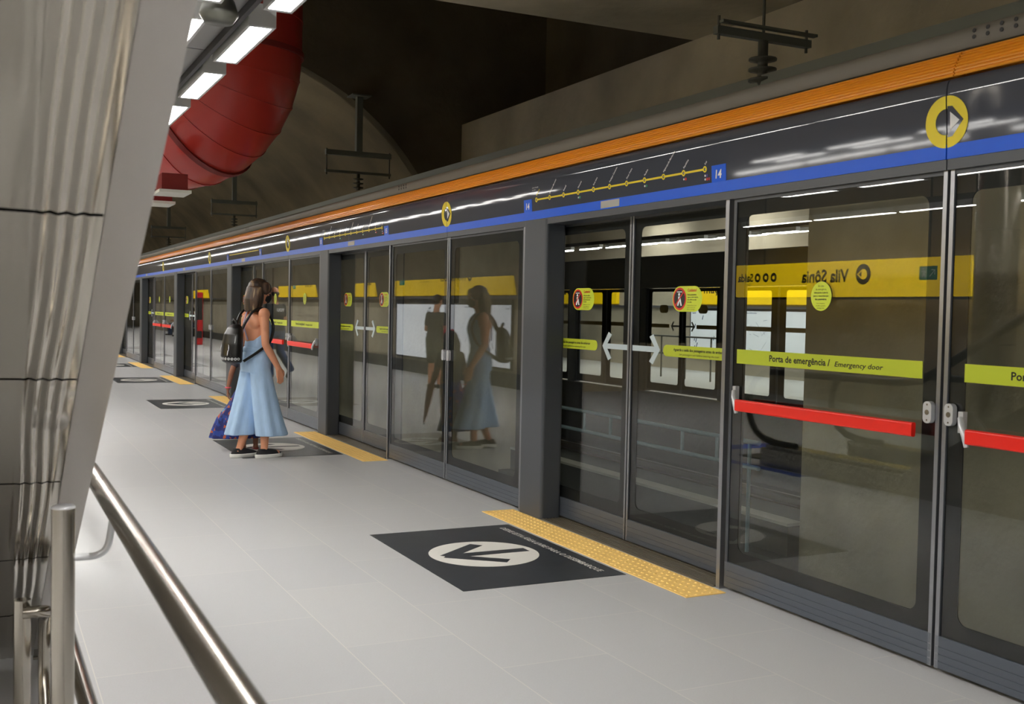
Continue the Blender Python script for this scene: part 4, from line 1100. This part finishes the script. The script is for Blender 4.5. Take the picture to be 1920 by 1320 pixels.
# trousers: two flaring legs with folds
def hemleg(s_, cx0, cx1, front):
    R_ = []
    for i in range(13):
        t = i/12; z = .90-(.90-.215)*t
        rx = .098+.066*t**1.2; ry = .092+.026*t
        R_.append((cx0+(cx1-cx0)*t**1.25, s_*(.082+.035*t), z, rx, ry, .012+.055*t, 6, 1.1*s_+t*.6))
    return R_[::-1]
C = Blob()
C.loft(hemleg(-1, .0, .120, 1)); C.loft(hemleg(1, .0, -.085, 1))
C.loft([(0, 0, .82, .130, .180), (.0, 0, .90, .132, .182, .01, 7, 0), (0, 0, .97, .122, .168, .012, 8, 0), (0, 0, 1.02, .106, .142), (0, 0, 1.045, .104, .136)], 40)
tr_ = C.remesh('trousers', DENIM, wm, .0065, 3)
C = Blob(); C.loft([(0, 0, 1.01, .109, .142), (0, 0, 1.035, .112, .146), (0, 0, 1.06, .109, .141)], 40)
C.remesh('waistband', DENIM, wm, .006, 1)
C = Blob()
C.loft([(.002, 0, 1.03, .104, .136), (.006, 0, 1.09, .103, .134, .012, 9, 0), (.018, 0, 1.14, .104, .138, .01, 9, 1), (.034, 0, 1.19, .094, .142), (.048, 0, 1.24, .084, .146), (.050, 0, 1.29, .076, .140), (.045, 0, 1.33, .064, .118), (.035, 0, 1.35, .045, .09)], 40)
C.remesh('bodice', DENIM, wm, .006, 2)
for s_ in (-1, 1):
    part('shoulder_strap', MB().tube(fillet([(.085, s_*.075, 1.33), (.05, s_*.085, 1.415), (.0, s_*.082, 1.432), (-.06, s_*.07, 1.40), (-.125, s_*.02, 1.27), (-.118, -s_*.06, 1.13)], .03), .005, 8), mat('pale_lilac_cord', rgb(178, 180, 228)), wm)
# shoes
for s_, fx in ((-1, .10), (1, -.06)):
    ax = (.055 if s_ < 0 else 0)*.4-.01+fx-.05; y = s_*.078
    C = Blob(); C.loft([(ax+.045, y, .030, .132, .046), (ax+.045, y, .048, .130, .044), (ax+.035, y, .062, .112, .040), (ax+.01, y, .078, .080, .036), (ax-.02, y, .088, .045, .033)], 32)
    sh_ = C.remesh('shoe', SHOEB, wm, .005, 2)
    C = Blob(); C.loft([(ax+.045, y, 0, .140, .050), (ax+.045, y, .018, .146, .056), (ax+.045, y, .036, .145, .055)], 36)
    C.remesh('sole', SOLE, sh_, .005, 1)
# hair
C = Blob()
hc = Vector((.035, 0, 1.585))
def hp_(x, y, z): return P_(x, y, z)
class RQ:
    def to_matrix(self): return Rm
C.ell(hp_(-.018, 0, .040), (.102, .090, .088), RQ()); C.ell(hp_(-.045, 0, -.02), (.082, .094, .11), RQ())
C.ell(hp_(-.050, 0, -.10), (.066, .094, .105), RQ()); C.ell(hp_(-.02, .073, -.075), (.05, .026, .13), RQ()); C.ell(hp_(-.02, -.073, -.075), (.05, .026, .13), RQ())
C.ell(hp_(.035, .058, .040), (.058, .034, .062), RQ()); C.ell(hp_(.035, -.058, .040), (.058, .034, .062), RQ())
for i in range(26):
    a = pi*.5+(2*pi-pi)*i/25; rx, ry = .088, .098
    top = hp_(rx*cos(a)*1.0-.02, ry*sin(a), .02); zb = -.185-.02*random.random()
    C.chain([top, hp_(rx*cos(a)*1.06-.028, ry*sin(a)*1.06, -.09), hp_(rx*cos(a)*.92-.03, ry*sin(a)*.95, zb)], [.020, .018, .008], seg=8)
C.remesh('hair', HAIRS, wm, .005, 2)
# mask
C = Blob(); C.ell(hp_(.064, 0, -.045), (.056, .056, .052), RQ()); C.ell(hp_(.092, 0, -.030), (.028, .026, .030), RQ()); C.ell(hp_(.082, 0, -.070), (.030, .036, .028), RQ())
mk = C.remesh('face_mask', MASKM, wm, .004, 3)
for s_ in (-1, 1): part('ear_loop', MB().tube([hp_(.075, s_*.052, -.03), hp_(.03, s_*.074, -.01), hp_(-.008, s_*.081, .0)], .002, 6), MASKM, mk)
# backpack
bp_ = thing('backpack', 'small black studded leather backpack worn low on the woman\'s back', 'backpack', WB, radians(15))
C = Blob()
BX, BY = -.245, -.02
C.loft([(BX, BY, .905, .05, .095), (BX-.01, BY, .925, .082, .125), (BX-.012, BY, 1.0, .088, .132), (BX-.008, BY, 1.09, .086, .134), (BX+.004, BY, 1.18, .078, .122), (BX+.018, BY, 1.24, .06, .098), (BX+.028, BY, 1.275, .03, .055)], 36)
bb = C.remesh('bag_body', LEATHER, bp_, .0055, 3)
C = Blob(); C.loft([(BX-.055, BY, .93, .035, .085), (BX-.060, BY, .98, .045, .100), (BX-.055, BY, 1.06, .040, .098), (BX-.035, BY, 1.12, .025, .075)], 32)
fp = C.remesh('front_pocket', LEATHER, bp_, .0055, 2)
arcz = [(BX-.058+.085*i/14*.9, BY-.118+.0*i, 0) for i in range(2)]
zp = [(BX-.045+.028*sin(pi*i/16), BY+.122*cos(pi*i/16), 1.10+.14*sin(pi*i/16)) for i in range(17)]
part('zipper', MB().tube(zp, .004, 6), CHROME, bp_)
zp = [(BX-.090+.015*sin(pi*i/16), BY+.085*cos(pi*i/16), 1.03+.085*sin(pi*i/16)) for i in range(17)]
part('zipper', MB().tube(zp, .0035, 6), CHROME, bp_)
part('top_handle', MB().tube([(BX+.03, BY-.03, 1.26), (BX+.01, BY-.03, 1.305), (BX+.005, BY, 1.32), (BX+.01, BY+.03, 1.305), (BX+.03, BY+.03, 1.26)], .011, 8), LEATHER, bp_)
for i in range(11):
    a = pi*.5+pi*i/10
    px_, py_ = BX-.012+.087*cos(a), BY+.130*sin(a)
    nn = V(cos(a)/.087, sin(a)/.130, 0).normalized()
    part('stud', MB().frame(lambda u, v, w_, px_=px_, py_=py_, nn=nn: (px_+nn.x*w_-nn.y*u, py_+nn.y*w_+nn.x*u, .952+v), circ(0, 0, .013, 14), circ(0, 0, .006, 14), .0, .006), CHROME, bp_)
for s_ in (-1, 1):
    part('shoulder_strap', MB().tube(fillet([(BX+.06, BY+s_*.05, 1.22), (-.155, s_*.085, 1.30), (-.095, s_*.105, 1.40), (.0, s_*.112, 1.437), (.085, s_*.120, 1.37), (.118, s_*.135, 1.24), (.06, s_*.165, 1.10), (-.10, s_*.150, .99), (BX+.05, BY+s_*.11, .93)], .05, 5), .013, 8), LEATHER, bp_)
part('zip_pull', MB().tube([(BX-.095, BY-.085, 1.03), (BX-.105, BY-.09, .985)], .004, 6), CHROME, bp_)

# ---- the child behind her
cd_ = thing('person', 'child in a long blue flowered skirt, mostly hidden behind the waiting woman', 'person', (2.44, 10.95, 0), radians(84))
B = Blob(); S = .70
B.loft([(x, y, z, rx*.78, ry*.78) for x, y, z, rx, ry in [(0, 0, .58, .09, .13), (0, 0, .66, .11, .155), (0, 0, .76, .09, .125), (0, 0, .86, .098, .14), (0, 0, .94, .09, .15), (0, 0, .99, .06, .13)]], 28)
B.cap((0, 0, .98), (.01, 0, 1.06), .040, .036)
Pc, Rc = head(B, (.02, 0, 1.115), radians(-10), radians(6), .86)
# left arm hangs out to the camera's left holding nothing, right hand holds the umbrella
def arm(B, sh, el, wr, r=.8):
    sh, el, wr = Vector(sh), Vector(el), Vector(wr)
    B.ell(sh, (.05*r, .048*r, .05*r)); B.cap(sh, el, .042*r, .034*r); B.cap(el, wr, .034*r, .024*r)
arm(B, (0, .125, .945), (-.01, .185, .77), (.03, .215, .61), .8); hand(B, (.03, .215, .61), (.05, 0, -1), (.9, -.1, 0), (0, -.9, 0), .4, .75)
arm(B, (0, -.125, .945), (.02, -.15, .77), (.15, -.13, .64), .8); hand(B, (.15, -.13, .64), (.6, .0, -.6), (.0, .6, .6), (.3, .9, -.3), .95, .75)
for s_ in (-1, 1):
    B.cap((0, s_*.06, .58), (.01, s_*.062, .33), .062, .045); B.cap((.01, s_*.062, .33), (-.01, s_*.06, .06), .042, .026)
    B.cap((-.02, s_*.06, .035), (.09, s_*.065, .022), .026, .020)
bodyc = B.remesh('body', SKIN2, cd_, .006, 3); eyes(bodyc, Pc, .86)
C = Blob(); C.loft([(.02, .13, .12, .15, .26, .05, 9, 0), (.02, .13, .2, .145, .235, .05, 9, .3), (.01, .12, .32, .135, .20, .04, 9, .5), (0, .06, .46, .12, .155, .03, 9, .6), (0, .01, .60, .10, .13, .02, 9, .8), (0, 0, .70, .082, .108)], 48)
C.remesh('skirt', FLORAL, cd_, .007, 1)
C = Blob(); C.loft([(0, 0, .66, .092, .118), (0, 0, .78, .082, .108), (0, 0, .88, .088, .122), (0, 0, .955, .08, .128), (0, 0, 1.0, .05, .09)], 32)
for s_ in (-1, 1): C.cap((0, s_*.12, .945), (0, s_*.15, .86), .048, .042)
C.remesh('top', mat('dark_grey_top', rgb(60, 58, 66), .8), cd_, .007, 2)
C = Blob(); C.ell(Pc(-.015, 0, .035), (.09, .078, .08)); C.ell(Pc(-.06, 0, -.08), (.055, .085, .13)); C.ell(Pc(-.085, 0, -.22), (.035, .075, .13)); C.ell(Pc(.0, .068, -.07), (.04, .025, .1)); C.ell(Pc(.0, -.068, -.07), (.04, .025, .1))
C.remesh('hair', HAIRD, cd_, .007, 2)
part('bracelet', MB().tube([(.03+.026*cos(a*pi/8), .213+.026*sin(a*pi/8), .625) for a in range(16)], .006, 8, closed=True), mat('pink_bracelet', rgb(235, 90, 110)), cd_)
for s_ in (-1, 1):
    C = Blob(); C.loft([(.035, s_*.063, .004, .085, .034), (.035, s_*.063, .018, .085, .034)], 24); so = C.remesh('sandal', mat('red_sandal', rgb(150, 50, 50)), cd_, .005, 1)
um = thing('umbrella', 'closed dusty pink umbrella held point down by the child', 'umbrella', (2.59, 11.10, 0))
ua, ub = V(0, 0, .70), V(-.20, .75, .10)
part('folded_canopy', MB().tube([ua+(ub-ua)*t for t in (.12, .16, .3, .5, .75, .93, .97)], [.012, .034, .040, .034, .022, .010, .006], 14), mat('dusty_pink', rgb(170, 110, 100)), um)
part('shaft', MB().tube([ua, ub], .005, 8), CHROME, um); part('handle', MB().tube([ua-(ub-ua)*.1, ua+(ub-ua)*.1], .014, 10), HAIRD, um)

# ---- generic adult standing / walking / sitting
def adult(lab, loc, rz, top, bot, hair, skin, pose, H=1.0, short=False, bald=False, cat='person'):
    r = thing('person', lab, cat, loc, rz)
    B, T, L_ = Blob(), Blob(), Blob()
    pel = V(0, 0, pose.get('hip', .95)); ch = pel+V(pose.get('lean', .02), 0, .32)
    torso(B, pel, ch); torso(T, pel+V(0, 0, .0), ch, 1.09, 1.10)
    nk = ch+V(.0, 0, .13)
    B.cap(nk, nk+V(.02, 0, .12), .058, .054)
    hc = nk+V(.04, 0, .20); PP, RR = head(B, hc, pose.get('yaw', 0), pose.get('nod', .1))
    for s_, k in ((-1, 'r'), (1, 'l')):
        sh = ch+V(0, s_*.168, .075); el, wr = [pel+Vector(q) for q in pose['arm_'+k]]
        B.ell(sh, (.06, .055, .062)); B.cap(sh, el, .048, .040); B.cap(el, wr, .042, .029); d = (wr-el).normalized()
        hand(B, wr, d, V(.7, 0, .7) if abs(d.x) < .7 else V(0, -s_*.5, .8), V(0, -s_, 0), .35)
        T.ell(sh, (.062, .058, .062)); T.cap(sh, sh+(el-sh)*.6, .058, .056)
        hp = pel+V(0, s_*.09, -.04); kn, an = [Vector(q) for q in pose['leg_'+k]]
        B.cap(hp, kn, .085, .058); B.cap(kn, kn+(an-kn)*.35, .055, .060); B.cap(kn+(an-kn)*.35, an, .060, .038)
        if short: L_.cap(hp, hp+(kn-hp)*.88, .105, .095)
        else: L_.cap(hp, kn, .102, .078); L_.cap(kn, an+V(0, 0, .0), .078, .068)
        ft = Vector(pose.get('toe_'+k, (1, 0, 0))).normalized()
        S_ = Blob(); S_.cap(an+V(0, 0, -.03)-ft*.03, an+V(0, 0, -.045)+ft*.15, .042, .036); so = S_.remesh('shoe', SHOEB, r, .008, 2)
        S_ = Blob(); S_.cap(an+V(0, 0, -.065)-ft*.04, an+V(0, 0, -.068)+ft*.165, .026, .024, sq=((0, 0, 1), .5)); S_.remesh('sole', SOLE, so, .008, 1)
    L_.ell(pel+V(0, 0, -.02), (.128, .178, .13))
    b = B.remesh('body', skin, r, .0075, 3); eyes(b, PP)
    T.remesh('t_shirt', top, r, .009, 2); L_.remesh('shorts' if short else 'trousers', bot, r, .009, 2)
    h = Blob()
    if bald:
        h.ell(PP(-.030, 0, -.01), (.082, .081, .055))
    else: h.ell(PP(-.018, 0, .042), (.096, .083, .080)); h.ell(PP(-.045, 0, 0), (.07, .078, .075))
    h.remesh('hair', hair, r, .007, 2)
    return r
walk = dict(arm_r=[(-.08, -.23, .15), (-.02, -.24, -.10)], arm_l=[(.06, .23, .16), (.20, .20, -.05)], leg_r=[(.10, -.09, .52), (.02, -.09, .09)], leg_l=[(-.02, .09, .50), (-.36, .09, .20)], toe_l=(.75, 0, -.65), lean=.03)
m1 = adult('balding man in black printed T-shirt and jeans walking away, mirrored in the glass', (1.75, 21.6, 0), radians(70), TEE, JEANS, HAIRD, SKIN, walk, bald=True)
m1.scale = (1.07, 1.07, 1.07)
part('shirt_print', text(MB(), lambda u, v, w_: (-.145-w_, -u, v), 'YOU', 0, 1.26, .055, w=.16, bold=.04, align='C', off=.012), WHITE, m1)
stand = dict(arm_r=[(.02, -.22, .14), (.16, -.12, .10)], arm_l=[(.02, .22, .14), (.17, .10, .12)], leg_r=[(.02, -.09, .50), (-.01, -.09, .09)], leg_l=[(.03, .10, .50), (.0, .11, .09)], nod=.25)
adult('man in dark T-shirt and shorts reading the wall map, mirrored in the glass', (-.35, 18.3, 0), radians(150), TEE, SHORTS, HAIRD, SKIN, stand, short=True)
single('shoulder_bag', MB().prism(rrect(-.10, -.14, .10, .14, .04), -.03, .03), mat('coral_bag', rgb(235, 70, 80)), 'coral red bag hanging at the hip of the man in shorts', 'bag', (-.52, 18.05, .96))
sit = dict(hip=.565, arm_r=[(.05, -.22, .12), (.28, -.16, .12)], arm_l=[(.05, .22, .12), (.28, .16, .12)], leg_r=[(.44, -.10, .50), (.42, -.10, .09)], leg_l=[(.44, .10, .50), (.46, .10, .09)])
REDT = mat('red_top', rgb(170, 44, 60), .8); NAVY = mat('navy_top', rgb(30, 34, 70), .8)
for i, (y, tm, lb) in enumerate(((50.0, NAVY, 'seated person in navy top on the far bench, mirrored in the glass'), (52.0, REDT, 'seated person in red top on the far bench, mirrored in the glass'))):
    adult(lb, (-1.25, y, 0), radians(0), tm, JEANS, HAIRD, SKIN2, sit)
bn = thing('bench', 'grey bench along the left wall far down the platform', 'bench', (-1.45, 51, 0))
part('seat', MB().box(-.25, -2.2, .38, .25, 2.2, .42), LGREY, bn, bevel=.005)
for y in (-1.9, 0, 1.9): part('leg', MB().box(-.2, y-.03, 0, .2, y+.03, .38), DARK, bn)
vm = thing('vending_machine', 'tall red vending machine standing far down the platform, mirrored in the glass', 'vending machine', (.02, 40.5, 0), 0)
part('cabinet', MB().box(-.18, -.35, 0, .18, .35, 1.9), mat('machine_red', rgb(205, 20, 24), .35), vm, bevel=.03)
part('display_window', MB().box(-.15, -.365, .9, .06, -.35, 1.7), BLACK, vm); part('coin_panel', MB().box(.08, -.362, .9, .16, -.35, 1.3), LGREY, vm); part('delivery_flap', MB().box(-.14, -.362, .25, .1, -.35, .5), BLACK, vm)
